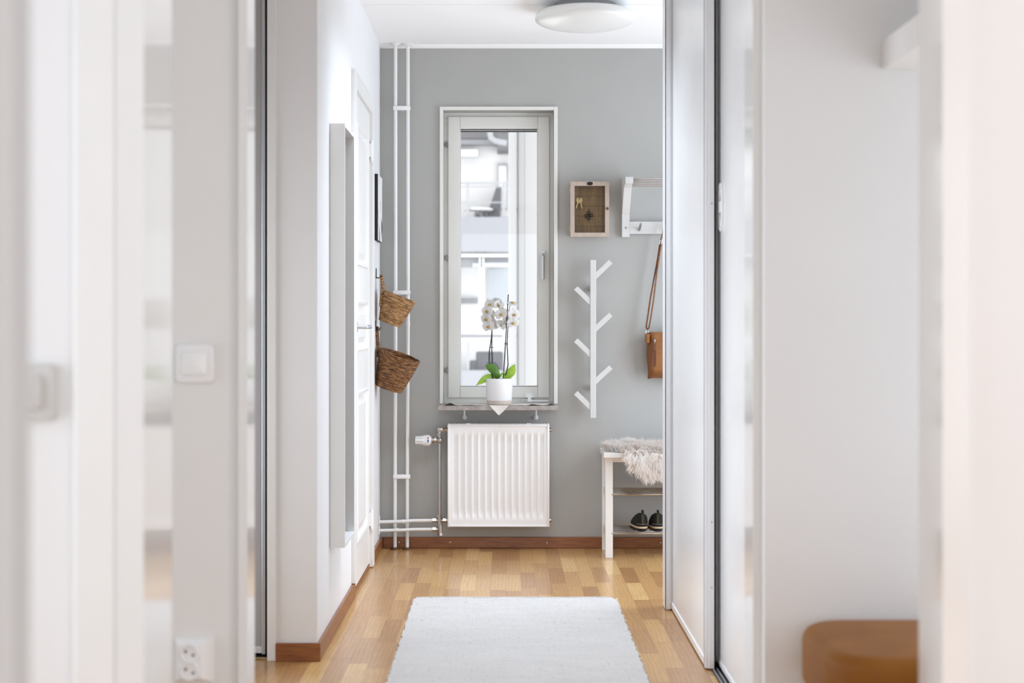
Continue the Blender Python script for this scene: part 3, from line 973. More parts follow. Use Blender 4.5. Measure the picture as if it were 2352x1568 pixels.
for za, zb in ((.1400, .1470), (.0975, .1035)):
    m = MB().tube([(XL + .003, ym - .002, za), (-.50, ym - .002, za + .0025), (-.46, ym, zb - .001), (vx - .034, ym, zb)], .0085, 12)
    m.tube([(-.512 if za > .12 else -.545, ym - .002, za + .002), (-.495 if za > .12 else -.528, ym - .002, za + .0024)], .0102, 12)
    m.build('supply_pipe', M['satin_white'], rd)
MB().box(XL + .0005, XL + .006, ym - .022, ym + .022, .128, .168, .002).box(XL + .0005, XL + .006, ym - .022, ym + .022, .078, .124, .002).build('wall_plate', M['satin_white'], rd, 0)

# ------------------------------------------------------------------ rug
rg = thing('rug', 'off-white flecked wool rug on the parquet', 'rug', (.036, 5.2, 0))


def rug_pt(u, v):
    yy = 4.30 + (6.105 - 4.30) * v
    e0 = -.3700 - .0045 * v + .0022 * math.sin(yy * 38) + .0016 * math.sin(yy * 91)
    e1 = .4470 + .0022 * math.sin(yy * 41 + 1) + .0016 * math.sin(yy * 77)
    if v > .985:
        e0 += .006
        e1 -= .010
    x = e0 + (e1 - e0) * u
    z = .0085 + .0012 * math.sin(x * 31 + yy * 7) * math.sin(yy * 9 + x * 5)
    if u < .004 or u > .996 or v < .004 or v > .998:
        z = .0005
    return Vector((x, yy + (.003 * math.sin(x * 21) if v > .98 else 0), z))


m = MB()
us = [0, .004, .008, .02] + [i / 40 for i in range(2, 39)] + [.98, .992, .996, 1.0]
vs_ = [0, .004, .01] + [i / 80 for i in range(1, 80)] + [.992, .998, 1.0]
us = sorted(us)
m.grid(lambda u, v: rug_pt(us[round(u * (len(us) - 1))], vs_[round(v * (len(vs_) - 1))]), len(us) - 1, len(vs_) - 1)
m.build('weave', M['rug'], rg, 60)
m = MB()
random.seed(3)
for k in range(170):
    side = random.random() < .5
    yy = random.uniform(4.35, 6.10)
    x = (-.371 if side else .4475)
    dx = random.uniform(.001, .005) * (-1 if side else 1)
    m.tube([(x + (.004 if side else -.004), yy, .006), (x + dx * .6, yy + random.uniform(-.004, .004), .007), (x + dx, yy + random.uniform(-.006, .006), random.uniform(.001, .006))], [.0012, .001, .0006], 4)
m.build('loose_yarn', M['linen'], rg, 0)['kind'] = 'stuff'
MB().tube([(-.36 + i * .02, 6.1035 + .003 * math.sin((-.36 + i * .02) * 21), .0075) for i in range(40)], .0042, 8).build('end_cord', M['rug'], rg)

# ------------------------------------------------------------------ ceiling lamp
cl = thing('ceiling_lamp', 'round white flush dome lamp on the ceiling', 'ceiling lamp', (.343, 6.54, H))
mm = Matrix.Translation((.343, 6.54, H))
MB().lathe([(.135, -.0005), (.135, -.035), (.12, -.038)], mm, 48).build('base_plate', M['ext_pale'], cl)
prof = [(.188, -.030), (.196, -.033)] + [(.196 + .0215 * math.sin(t), -.034 - .030 * (1 - math.cos(t * .97))) for t in [PI / 2 * k / 8 for k in range(1, 9)]]
rim_r, rim_z = prof[-1]
prof += [(rim_r * math.cos(t), rim_z - .046 * math.sin(t) ** 1.0) for t in [PI / 2 * k / 16 for k in range(1, 16)]] + [(.004, rim_z - .046)]
MB().lathe(prof, mm, 72, cap0=True).build('shade', M['lamp_glass'], cl, 30)

# ------------------------------------------------------------------ key cabinet with keys
kc = thing('key_cabinet', 'small wooden key cabinet with a glass door on the grey wall', 'key cabinet', (.413, YB - .03, 1.68))
kx0, kx1, kz0, kz1 = .3180, .5092, 1.5435, 1.8150
yf = YB - .070
m = MB().box(kx0 + .003, kx0 + .012, yf + .018, YB - .0005, kz0 + .003, kz1 - .003, .001).box(kx1 - .012, kx1 - .003, yf + .018, YB - .0005, kz0 + .003, kz1 - .003, .001)
m.box(kx0 + .012, kx1 - .012, yf + .018, YB - .0005, kz1 - .012, kz1 - .003, .001).box(kx0 + .012, kx1 - .012, yf + .018, YB - .0005, kz0 + .003, kz0 + .012, .001)
m.build('carcass', M['pale_wood'], kc, 0)
m = MB()
nb = 5
bz = (kz1 - .012 - kz0 - .012) / nb
zs = [kz0 + .012, 1.5985, 1.6492, 1.6993, 1.7497, kz1 - .012]
for k in range(5):
    m.box(kx0 + .012, kx1 - .012, YB - .010, YB - .002, zs[k] + .0006, zs[k + 1] - .0006, .0008)
m.build('back_boards', M['box_wood'], kc, 0)
dw = .0205
m = MB()


def mitre(a, b, c, d):
    m.add([(a[0], yf, a[1]), (b[0], yf, b[1]), (c[0], yf, c[1]), (d[0], yf, d[1]), (a[0], yf + .017, a[1]), (b[0], yf + .017, b[1]), (c[0], yf + .017, c[1]), (d[0], yf + .017, d[1])],
          [(0, 1, 2, 3), (4, 7, 6, 5), (0, 4, 5, 1), (1, 5, 6, 2), (2, 6, 7, 3), (3, 7, 4, 0)])


g_ = .0002
mitre((kx0, kz1), (kx1, kz1), (kx1 - dw, kz1 - dw), (kx0 + dw, kz1 - dw))
mitre((kx0, kz0), (kx1, kz0), (kx1 - dw, kz0 + dw), (kx0 + dw, kz0 + dw))
mitre((kx0, kz0 + g_), (kx0, kz1 - g_), (kx0 + dw - g_, kz1 - dw), (kx0 + dw - g_, kz0 + dw))
mitre((kx1, kz0 + g_), (kx1, kz1 - g_), (kx1 - dw + g_, kz1 - dw), (kx1 - dw + g_, kz0 + dw))
kd = m.build('door', M['pale_wood'], kc, 0)
MB().box(kx0 + dw - .004, kx1 - dw + .004, yf + .009, yf + .011, kz0 + dw - .004, kz1 - dw + .004).build('glass_pane', M['cabinet_glass'], kd, 0)
mm = Matrix.Translation((kx1 - .0095, yf, 1.6815)) @ Matrix.Rotation(R(90), 4, 'X')
MB().lathe([(.003, -.001), (.003, .006), (.0065, .009), (.007, .013), (.005, .016), (.001, .017)], mm, 18).build('knob', M['old_brass'], kd)
ec = Vector(((kx0 + kx1) / 2 + .0005, yf, 1.8055))
MB().prism([(ec.x + .0145 * math.cos(2 * PI * k / 28), ec.z + .0088 * math.sin(2 * PI * k / 28)) for k in range(28)], 'y', yf - .003, yf + .001, .0006).build('emblem', M['black_metal'], kd, label='dark oval plate')
for z in (1.775, 1.585):
    MB().tube([(kx0 - .001, yf + .017, z - .012), (kx0 - .001, yf + .017, z + .012)], .0022, 8).build('hinge', M['brass'], kc)
hooks = {}
for r_, z in enumerate((1.7445, 1.6850, 1.6270)):
    for c_, x in enumerate((.3645, .4125, .4605)):
        m = MB().tube([(x, YB - .010, z), (x, YB - .018, z), (x, YB - .022, z - .003), (x, YB - .022, z - .007), (x, YB - .024, z - .009), (x, YB - .029, z - .008), (x, YB - .031, z - .004)], .0013, 6)
        m.build('hook', M['brass'], kc)


def key(hook_x, hook_z, ang, y, label):
    t = thing('key', label, 'key', (hook_x, y, hook_z), 'brass keys in the key cabinet')
    bm = MB()
    pts = [(-.012, -.004), (-.013, -.012), (-.010, -.022), (-.004, -.025), (-.0036, -.052), (-.002, -.055), (.0012, -.054), (.0036, -.049), (.0020, -.046), (.0036, -.042), (.0022, -.038), (.0036, -.033), (.004, -.025), (.010, -.022), (.013, -.012), (.012, -.004), (.006, .001), (-.006, .001)]
    Mk = Matrix.Translation((hook_x, y, hook_z)) @ Matrix.Rotation(R(ang), 4, 'Y')
    bm.prism(pts, 'y', -.0011, .0011, .0003, Mk)
    bm.build('blade', M['brass'], t, 0)
    MB().tube([Mk @ Vector((.004 * math.cos(a), -.0014, -.005 + .0035 * math.sin(a))) for a in [2 * PI * k / 14 for k in range(14)]], .0009, 6, closed=True).build('bow_hole', M['dark_bronze'], t)
    return t


key(.3645, 1.7385, 17, YB - .0265, 'brass key hanging in the cabinet, its tip swung towards the hinges')
key(.3650, 1.7385, -14, YB - .0235, 'brass key hanging in the cabinet, its tip swung towards the knob')
ch = thing('key_charm', 'dark bronze cross-shaped fob with square loops in the middle of the key cabinet', 'key fob', (.4125, YB - .026, 1.66))
m = MB()
cc_ = Vector((.4105, YB - .026, 1.6505))
for a in range(4):
    d = Vector((math.cos(a * PI / 2 + .12), 0, math.sin(a * PI / 2 + .12)))
    n_ = Vector((-d.z, 0, d.x))
    q = cc_ + d * .0125
    m.tube([q + d * .006 + n_ * .006, q + d * .006 - n_ * .006, q - d * .006 - n_ * .006, q - d * .006 + n_ * .006], .0031, 6, closed=True)
bm = bmesh.new()
bmesh.ops.create_uvsphere(bm, u_segments=14, v_segments=8, radius=.0075)
m.take(bm, Matrix.Translation(cc_) @ Matrix.Scale(.5, 4, (0, 1, 0)))
m.build('cross', M['dark_bronze'], ch)
m = MB().tube([Vector((.4118, YB - .026, 1.6725)) + Vector((.0055 * math.cos(a), 0, .0075 * math.sin(a))) for a in [2 * PI * k / 18 for k in range(18)]], .0008, 6, closed=True)
m.build('ring', M['chrome'], ch)

# ------------------------------------------------------------------ branching coat hanger
th_ = thing('coat_hanger', 'white branching wall hanger with slanted pegs between the key cabinet and the bench', 'coat hanger', (.43, YB - .02, 1.04))
yh0, yh1 = YB - .078, YB - .048
hx0, hx1 = .4158, .4438
MB().box(hx0, hx1, yh0, yh1, .6510, 1.4290, .0015).box(hx0 + .006, hx1 - .006, yh1, YB - .0005, .78, .81).box(hx0 + .006, hx1 - .006, yh1, YB - .0005, 1.27, 1.30).build('post', M['hanger_white'], th_, 0)
sc = F / yh0


def peg(side, base_py, tip_px, tip_py):
    b0 = Vector(((1362.5 - 1162) / sc, 0, CZ + (740 - base_py) / sc))
    t0 = Vector(((tip_px - 1162) / sc, 0, CZ + (740 - tip_py) / sc))
    d = (t0 - b0).normalized()
    n = Vector((-d.z, 0, d.x))
    hw = .0126
    b1 = Vector((hx1 + .0004 if side > 0 else hx0 - .0004, 0, 0))
    # the base is cut flush with the post
    pts = []
    for s_ in (1, -1):
        k = (b1.x - (b0 + n * hw * s_).x) / d.x
        pts.append(b0 + n * hw * s_ + d * k)
    q = [pts[0], t0 + n * hw, t0 - n * hw, pts[1]]
    MB().prism([(v.x, v.z) for v in q], 'y', yh0 + .003, yh1 - .003, .0012).build('peg', M['hanger_white'], th_, 0)


for bp_, ty in ((639, 600.5), (760, 722), (880.5, 843)):
    peg(1, bp_, 1402.8, ty)
for bp_, ty in ((700, 661), (819.5, 781), (941, 902)):
    peg(-1, bp_, 1322.4, ty)

# ------------------------------------------------------------------ hat rack
hr = thing('hat_rack', 'white wall hat rack with metal rods and a hook rail', 'hat rack', (.95, YB - .1, 1.68))
for xa in (.5752, 1.330):
    prof = [(YB, 1.5440), (YB - .030, 1.5440), (YB - .030, 1.6530), (YB - .150, 1.778), (YB - .190, 1.7880), (YB - .235, 1.7905), (YB - .243, 1.7960), (YB - .243, 1.8225), (YB, 1.8385), (YB, 1.74), (YB - .012, 1.73), (YB - .012, 1.66), (YB, 1.65)]
    MB().prism(prof, 'x', xa, xa + .0375, .0015).build('bracket', M['hanger_white'], hr, 0)
    MB().tube([(xa + .019, YB - .0312, CZ + (740 - 523) * 7.47 / F), (xa + .019, YB - .029, CZ + (740 - 523) * 7.47 / F)], .0048, 14).build('screw', M['ext_grey'], hr)
MB().box(.6135, 1.329, YB - .026, YB - .004, 1.5605, 1.6215, .0012).build('hook_rail', M['hanger_white'], hr, 0)
for k in range(5):
    y = YB - .060 - k * .040
    z = 1.7970 + k * .0044
    MB().tube([(.606, y, z), (1.335, y, z)], .0048, 12).build('rod', M['dark_chrome'], hr)
for x in (.661, .802, .96, 1.12, 1.27):
    m = MB().tube([(x, YB - .026, 1.580), (x + .001, YB - .045, 1.588), (x + .003, YB - .075, 1.6075)], .0062, 14)
    m.build('hook', M['chrome'], hr)

# ------------------------------------------------------------------ leather shoulder bag on the rack
bg_ = thing('shoulder_bag', 'tan leather shoulder bag hanging from the hat rack', 'bag', (.79, YB - .06, .96))
bx0, bx1, bz0, bz1 = .695, .915, .8430, 1.0720
y1 = YB - .012


def bag_front(u, v):
    x = bx0 + .004 + (bx1 - bx0 - .008) * u
    z = bz0 + (bz1 - bz0) * v
    return x, z


m = MB()
N_ = 20


def bag_pt(u, v, side):
    # slightly sagging satchel: narrower at the bottom, plump in the middle
    x = (bx0 + bx1) / 2 + (bx1 - bx0) * (u - .5) * (1 - .05 * (1 - v)) + .003 * math.sin(v * 9)
    z = bz0 + (bz1 - bz0) * v + .004 * math.sin(u * 7) * (1 - v)
    e = min(u, 1 - u, v * .8, (1 - v) * .8)
    th2 = .032 * min(1, (e / .10)) ** .5 if e > 0 else .002
    return Vector((x, YB - .050 - side * (th2 + .003) + .006 * math.sin(u * 13 + v * 7) * .2, z))


m.grid(lambda u, v: bag_pt(u, v, 1), N_, N_)
m.grid(lambda u, v: bag_pt(u, v, -1), N_, N_)
edge = [(i / N_, 0) for i in range(N_)] + [(1, i / N_) for i in range(N_)] + [(1 - i / N_, 1) for i in range(N_)] + [(0, 1 - i / N_) for i in range(N_)]
k = len(edge)
m.add([bag_pt(u, v, 1) for u, v in edge] + [bag_pt(u, v, -1) for u, v in edge], [(i, (i + 1) % k, (i + 1) % k + k, i + k) for i in range(k)])
body = m.build('body', M['gusset_leather'], bg_, 60)
fp = MB()
fy = YB - .092


def flap(u, v):
    x = bx0 + .014 + (bx1 - bx0 - .020) * u
    z = bz0 + .026 + (bz1 - bz0 - .024) * v
    e = min(u * 1.2, (1 - u) * 1.2, v, (1 - v))
    return Vector((x, fy + .022 - .022 * min(1, e / .07) ** .5, z))


fp.grid(flap, 16, 16)
pk = fp.build('front_pocket', M['tan_leather'], bg_, 60)
zx = .7300
MB().box(zx - .0065, zx + .0065, fy - .0012, fy + .002, .9055, 1.0000).build('zip_tape', M['dark_leather'], pk, 0)
MB().tube([(zx - .0075, fy - .001, .905), (zx + .0075, fy - .001, .905), (zx + .0075, fy - .001, 1.042), (zx - .0075, fy - .001, 1.042)], .0010, 5, closed=True).build('zip_edge', M['brown_leather'], pk)
MB().box(zx - .0055, zx + .0055, fy - .006, fy - .001, 1.026, 1.0395, .0015).box(zx - .002, zx + .002, fy - .008, fy - .004, 1.018, 1.032, .0008).build('zip_slider', M['chrome'], pk)
MB().box(zx - .006, zx + .006, fy - .0055, fy - .0035, .984, 1.018, .0006).build('zip_pull', M['brown_leather'], pk, 0)
MB().box(bx0 - .0055, bx0 + .0125, YB - .088, YB - .028, 1.020, 1.0655, .003).build('side_tab', M['tan_leather'], bg_)
rc = Vector((bx0 + .001, YB - .058, 1.0735))
MB().tube([rc + Vector((.0055 * math.cos(a), .002 * math.sin(a), .009 * math.sin(a))) for a in [2 * PI * k / 16 for k in range(16)]], .0017, 6, closed=True).build('ring', M['chrome'], bg_)
tl = px(1484, 754, YB - .058)
tl2 = px(1490.5, 755, YB - .056)


def strap(pts, w, name):
    m = MB()
    n = len(pts)
    vs, fs = [], []
    for i, p in enumerate(pts):
        t = (pts[min(i + 1, n - 1)] - pts[max(i - 1, 0)]).normalized()
        side = Vector((t.z, 0, -t.x)) * .35 + Vector((0, 1, 0)) * .5
        side = (side - t * side.dot(t)).normalized()
        nrm = t.cross(side)
        for a, b in ((-1, -1), (1, -1), (1, 1), (-1, 1)):
            vs.append(p + side * w * a + nrm * .0014 * b)
    for i in range(n - 1):
        for q in range(4):
            fs.append((i * 4 + q, i * 4 + (q + 1) % 4, (i + 1) * 4 + (q + 1) % 4, (i + 1) * 4 + q))
    fs += [(0, 1, 2, 3), tuple((n - 1) * 4 + q for q in range(4))]
    m.add(vs, fs)
    return m.build(name, M['brown_leather'], bg_, 40)


ybk = YB - .062
hook_p = Vector((.802, YB - .072, 1.614))
strap([px(1486.5, 756, ybk), px(1484.2, 750, ybk), px(1486, 738, ybk), px(1494, 684, ybk), px(1502, 640, ybk), px(1512, 585, ybk), px(1516.5, 553, ybk)], .0055, 'strap')
strap([px(1486.5, 756, ybk), px(1490.5, 753, ybk), px(1494, 735, ybk), px(1501, 690, ybk), px(1508, 630, ybk), px(1515.5, 580, ybk), px(1519, 560, ybk), px(1517, 552, ybk)], .0055, 'strap')
strap([px(1517, 552, ybk), px(1521.5, 540, ybk), px(1525, 518, ybk), px(1530, 512, ybk), hook_p + Vector((0, .004, .006)), hook_p + Vector((.012, .006, .0)), hook_p + Vector((.035, .012, -.15)), Vector((bx1 - .002, YB - .055, 1.085))], .0055, 'strap')
bk = px(1517, 556, ybk - .004)
MB().tube([bk + Vector((-.006, 0, -.012)), bk + Vector((.004, 0, -.010)), bk + Vector((.008, 0, .012)), bk + Vector((-.001, 0, .011))], .0016, 6, closed=True).build('buckle', M['chrome'], bg_)

# ------------------------------------------------------------------ shoe bench
bn = thing('shoe_bench', 'white shoe bench with metal shelf rods under the hat rack', 'bench', (.87, 7.32, 0))
sx0, sx1, sy0, sy1 = .4655, 1.275, 7.155, 7.482
MB().box(sx0, sx1, sy0, sy1, .4790, .5005, .0015).build('seat', M['satin_white'], bn, 0)
for x in (.4740, 1.2315):
    for y in (sy0 + .024, sy1 - .060):
        MB().box(x, x + .0355, y, y + .033, .0003, .4790, .0012).build('leg', M['satin_white'], bn, 0)
    MB().box(x + .008, x + .028, sy0 + .057, sy1 - .060, .455, .479).build('side_apron', M['satin_white'], bn, 0)
    MB().box(x + .006, x + .030, sy0 + .057, sy1 - .060, .285, .315, .001).build('side_rail', M['satin_white'], bn, 0)
    MB().box(x + .006, x + .030, sy0 + .057, sy1 - .060, .100, .130, .001).build('side_rail', M['satin_white'], bn, 0)
for y in (sy0 + .030, sy1 - .050):
    MB().box(.5097, 1.2313, y, y + .018, .4560, .4790).build('apron', M['satin_white'], bn, 0)
ROD = []
for z in (.3020, .1165):
    for k in range(5):
        y = sy0 + .030 + k * .058
        MB().tube([(.5035, y, z), (1.238, y, z)], .0068, 12).build('shelf_rod', M['dark_chrome'], bn)

# ------------------------------------------------------------------ sneakers on the lower shelf
def sneaker(name, label):
    t = thing(name, label, 'shoe', (0, 0, 0), 'pair of black sneakers on the bench')
    L_ = .235

    def half(s_):
        # half width of the foot along its length, 0 heel .. 1 toe
        return .0305 + .007 * math.sin(min(1, s_ * 1.15) * PI * .75) - .018 * max(0, (s_ - .72) / .28) ** 2

    def outline(n, k, grow=0.0):
        pts = []
        for i in range(n):
            a = 2 * PI * i / n
            s_ = .5 - .5 * math.cos(a)
            e = min(1, math.sin(a if a < PI else 2 * PI - a) ** .55) if 0 < i < n and abs(math.sin(a)) > 1e-6 else 0
            pts.append((half(s_) * e * (1 if a < PI else -1) * k, s_ * L_))
        return pts
    n = 40
    # upper: rings from the sole up, shrinking towards the collar at the heel
    rings = []
    for j, (z, shr) in enumerate(((.017, .98), (.030, 1.0), (.044, .93), (.055, .85), (.063, .74), (.070, .50), (.076, .26))):
        f = (z - .017) / .059
        rg_ = []
        for (x, y) in outline(n, 1.0):
            top = y / L_
            ymax = L_ * (1 - .62 * f)
            yy = y * (ymax / L_) + .004 * f * 4
            lift = .0 if top > .55 else .006 * f
            rg_.append((x * shr if f < .9 else x * shr, yy, z + lift - .012 * f * (top ** 2)))
        rings.append(rg_)
    m = MB()
    vs = [v for r_ in rings for v in r_]
    fs = [(j * n + i, j * n + (i + 1) % n, (j + 1) * n + (i + 1) % n, (j + 1) * n + i) for j in range(len(rings) - 1) for i in range(n)]
    inner = [(x * .85, y * .9 + .004, z - .02) for (x, y, z) in rings[-1]]
    vs += inner
    b = (len(rings) - 1) * n
    fs += [(b + i, b + (i + 1) % n, b + n + (i + 1) % n, b + n + i) for i in range(n)]
    fs += [tuple(range(n)), tuple(b + n + i for i in range(n))]
    m.add(vs, fs)
    m.build('upper', M['black_fabric'], t, 70)
    m = MB()
    lv = ((.0115, 1.08), (.0150, .99), (.0190, 1.05))
    vs, fs = [], []
    for z, k in lv:
        vs += [(x * k, y * 1.02 - .003 - (.004 if z < .015 else 0), z + (.006 * max(0, .5 - y / L_) if z > .02 else 0)) for x, y in outline(n, 1.0)]
    fs = [(j * n + i, j * n + (i + 1) % n, (j + 1) * n + (i + 1) % n, (j + 1) * n + i) for j in range(2) for i in range(n)] + [tuple(range(n)), tuple(2 * n + i for i in range(n))]
    m.add(vs, fs)
    m.build('midsole', M['sole'], t, 60)
    m = MB()
    vs = []
    for z, k in ((.0, .80), (.006, .98), (.0115, 1.02)):
        vs += [(x * k, y, z) for x, y in outline(n, 1.0)]
    m.add(vs, [(j * n + i, j * n + (i + 1) % n, (j + 1) * n + (i + 1) % n, (j + 1) * n + i) for j in range(2) for i in range(n)] + [tuple(range(n)), tuple(2 * n + i for i in range(n))])
    m.build('outsole', M['black'], t, 50)
    MB().grid(lambda u, v: Vector(((u - .5) * .012, -.0012 - .0006 + .013 * max(0, v - .5) ** 1.5 * 1.4 - .001, .032 + .048 * v)), 3, 8).build('heel_strip', M['olive'], t, 60)
    m = MB()
    m.box(-.0055, .0055, .004, .007, .074, .098, .001).box(-.0055, .0055, .007, .016, .094, .098, .001)
    m.box(-.0055, .0055, .0135, .016, .074, .095, .001)
    m.build('pull_tab', M['black_fabric'], t, 0)
    m = MB().tube([(half(0) * .92 * math.sin(a), .020 - .0215 * math.cos(a), .0335 - .003 * math.cos(a)) for a in [-1.2 + 2.4 * k / 16 for k in range(17)]], .0009, 6)
    m.build('heel_highlight', M['ext_grey'], t)  # thin grey line painted as the highlight round the heel
    return t


zs_ = .1165 + .0068 + .0003
s1 = sneaker('sneaker', 'black sneaker with a cream sole on the bench shelf, nearer the bench leg')
s1.location = (.6560, 7.222, zs_)
s1.rotation_euler = (0, 0, R(4))
s2 = copy_tree(s1)
s2['label'] = 'black sneaker with a cream sole on the bench shelf, nearer the sliding door'
s2.location = (.7290, 7.222, zs_)
s2.rotation_euler = (0, 0, R(-2))

# ------------------------------------------------------------------ sheepskin over the bench
sk = thing('sheepskin', 'shaggy cream sheepskin draped over the white bench seat', 'sheepskin', (.85, 7.3, .5))
random.seed(11)


def hide_half(x):
    """front overhang (metres down) and how far back the hide reaches at x"""
    t = (x - .485) / .27
    drop = 0.0
    if x > .555:
        drop = .12 * min(1, (x - .555) / .10) ** .7
    if x > 1.05:
        drop *= max(0, 1 - (x - 1.05) / .12)
    back = 7.46
    w = min(1, max(0.0, (x - .480) / .10)) ** .6
    if x > 1.12:
        w *= max(0.05, 1 - (x - 1.12) / .10)
    return drop, w


def hide_pt(x, s_):
    """s_ = 0 at the back .. 1 at the front hem"""
    drop, w = hide_half(x)
    yb = 7.30 + .155 * w
    ye = 7.150 if drop > .0 else 7.30 - (7.30 - 7.165) * w
    run = yb - ye
    tot = run + drop
    d = s_ * tot
    if d <= run:
        y = yb - d
        z = .5035 + .006 * math.sin(x * 23) * math.sin(y * 31) ** 2
        n = Vector((0, -.15, 1))
        fwd = Vector((0, -1, -.1))
        k = max(0, 1 - (run - d) / .03)
        if drop > 0 and k > 0:
            n = Vector((0, -.15 - .8 * k, 1 - .4 * k))
            fwd = Vector((0, -1 + .5 * k, -.1 - .6 * k))
    else:
        q = d - run
        y = ye - .008 - .012 * math.sin(min(1, q / .08) * PI / 2)
        z = .5035 - q
        n = Vector((0, -1, .12))
        fwd = Vector((0, -.12, -1))
    return Vector((x, y, z)), n.normalized(), fwd.normalized()


m = MB()
m.grid(lambda u, v: hide_pt(.490 + .70 * u, v)[0], 50, 24)
m.build('hide', M['hide'], sk, 60)
vs, fs = [], []


def strand(root, n, fwd, ln, wd, curl, ph):
    """one tapering lock hair of four bends"""
    k = len(vs)
    side = n.cross(fwd)
    if side.length < 1e-4:
        side = Vector((1, 0, 0))
    side.normalize()
    seg = 5
    pos = root.copy()
    for i in range(seg + 1):
        t = i / seg
        d = (n * (1.25 - t * 1.1) + fwd * (0.25 + t * 0.9) + side * (curl * math.sin(ph + t * 5.5)) + Vector((0, 0, -.25 * t))).normalized()
        w = wd * (1 - t) ** .7 + .00012
        vs.append(tuple(pos - side * w))
        vs.append(tuple(pos + side * w))
        pos = pos + d * (ln / seg)
    for i in range(seg):
        a = k + i * 2
        fs.append((a, a + 1, a + 3, a + 2))


for c in range(2300):
    x = random.uniform(.487, .90) if c < 2000 else random.uniform(.90, 1.18)
    s_ = random.random() ** .9
    p0, n, f = hide_pt(x, s_)
    drop, w = hide_half(x)
    ang = random.gauss(0, .45)
    f2 = (Matrix.Rotation(ang, 3, n) @ f).normalized()
    if x < .56:
        f2 = (f2 + Vector((-1.2 * (1 - (x - .48) / .08), .4 * random.random(), .1))).normalized()
    if s_ < .3 and drop >= 0:
        f2 = (f2 + Vector((random.gauss(-.2, .5), random.gauss(.5, .5), .25))).normalized()
    on_top = p0.z > .5
    ln = random.uniform(.046, .068) * (1.0 if on_top else .95)
    cph = random.uniform(0, 6.28)
    tip = Vector((random.gauss(0, .25), random.gauss(0, .25), random.gauss(0, .2)))
    for h in range(12):
        r0 = p0 + Vector((random.gauss(0, .006), random.gauss(0, .006) if on_top else 0, random.gauss(0, .006) if not on_top else 0))
        nn = (n + tip * .6 + Vector((random.gauss(0, .10), random.gauss(0, .10), random.gauss(0, .08)))).normalized()
        strand(r0, nn, f2, ln * random.uniform(.75, 1.1), .00095, .46, cph + random.gauss(0, .5))
m = MB()
m.v, m.f = vs, fs
m.build('fleece', M['fleece'], sk, 0, recalc=False)

# ------------------------------------------------------------------ baskets on black hooks
def basket(base, top, r0, r1, wick, label, hook_z, strap_pts, y):
    base, top = Vector(base), Vector(top)
    h = (top - base).length
    t = thing('wall_basket', label, 'basket', base, 'seagrass baskets hung on the hall wall')
    mm = axis_matrix(base, top)
    coils = int(h / .0095)
    prof = [(r0 * .05, 0), (r0 * .9, 0)]
    for i in range(coils * 4 + 1):
        f = i / (coils * 4)
        prof.append((r0 + (r1 - r0) * f + .0010 * math.sin(i * PI / 2) + .0008 * math.sin(i * 1.7 + 2 * math.sin(i * .37)) + .002 * math.sin(f * PI), f * h))
    inner = [(r - .008, z) for (r, z) in reversed(prof[2:])]
    # build in the basket's own frame so that its weave follows the axis
    m = MB().lathe(prof + [(r1 + .001, h + .003), (r1 - .004, h + .006), (r1 - .009, h + .003)] + inner + [(r0 * .05, .008)], None, 64)
    me_o = m.build('body', wick, None, 50)
    me_o.parent = t
    me_o.rotation_euler = mm.to_euler()
    m = MB()
    for dy in (-.014, .014):
        m.tube([Vector(p) + Vector((0, dy, 0)) for p in strap_pts], [.0075] * (len(strap_pts) - 1) + [.0065], 8)
    a = Vector(strap_pts[-1])
    m.tube([a + Vector((0, -.014, 0)), a + Vector((0, -.008, .006)), a + Vector((0, .008, .006)), a + Vector((0, .014, 0))], .0068, 8)
    m.build('handle', wick, t, 60)
    return t


def wall_hook(y, z, label):
    t = thing('wall_hook', label, 'hook', (XL, y, z), 'black hooks behind the baskets')
    m = MB().box(XL + .0005, XL + .004, y - .006, y + .006, z - .012, z + .038, .001)
    m.build('plate', M['black_metal'], t, 0)
    m = MB().tube([(XL + .004, y, z - .006), (XL + .012, y, z - .010), (XL + .020, y, z - .006), (XL + .023, y, z + .006)], .0026, 8)
    m.build('prong', M['black_metal'], t)


yb_ = 7.25
sc_ = F / yb_
wall_hook(yb_, CZ + (740 - 634) / sc_, 'black iron hook holding the upper, lighter basket')
wall_hook(yb_ - .02, CZ + (740 - 754) / sc_, 'black iron hook holding the lower, darker basket')


def bp3(x, y):
    return px(x, y, yb_)


basket(bp3(894, 743), bp3(917.5, 682), .054, .0815, M['light_wicker'], 'smaller, lighter tan seagrass basket hung above the darker one', 0,
       [bp3(875.5, 703) + Vector((0, -.02, 0)), bp3(877, 680), bp3(880.5, 664), bp3(878.5, 648), bp3(876, 636)], yb_)
basket(bp3(892.5, 892), bp3(918.5, 816.5) + Vector((0, -.013, 0)), .0665, .1035, M['dark_wicker'], 'larger, darker brown seagrass basket hung below the lighter one', 0,
       [bp3(869, 820), bp3(869, 800), bp3(867.5, 780), bp3(866.5, 766), bp3(866.5, 755)], yb_)

# ------------------------------------------------------------------ cloth on the sill
ct = thing('linen_cloth', 'pale linen cloth under the orchid pot with a corner hanging over the sill', 'cloth', (-.033, YB - .08, .7165))
ZS = .7170


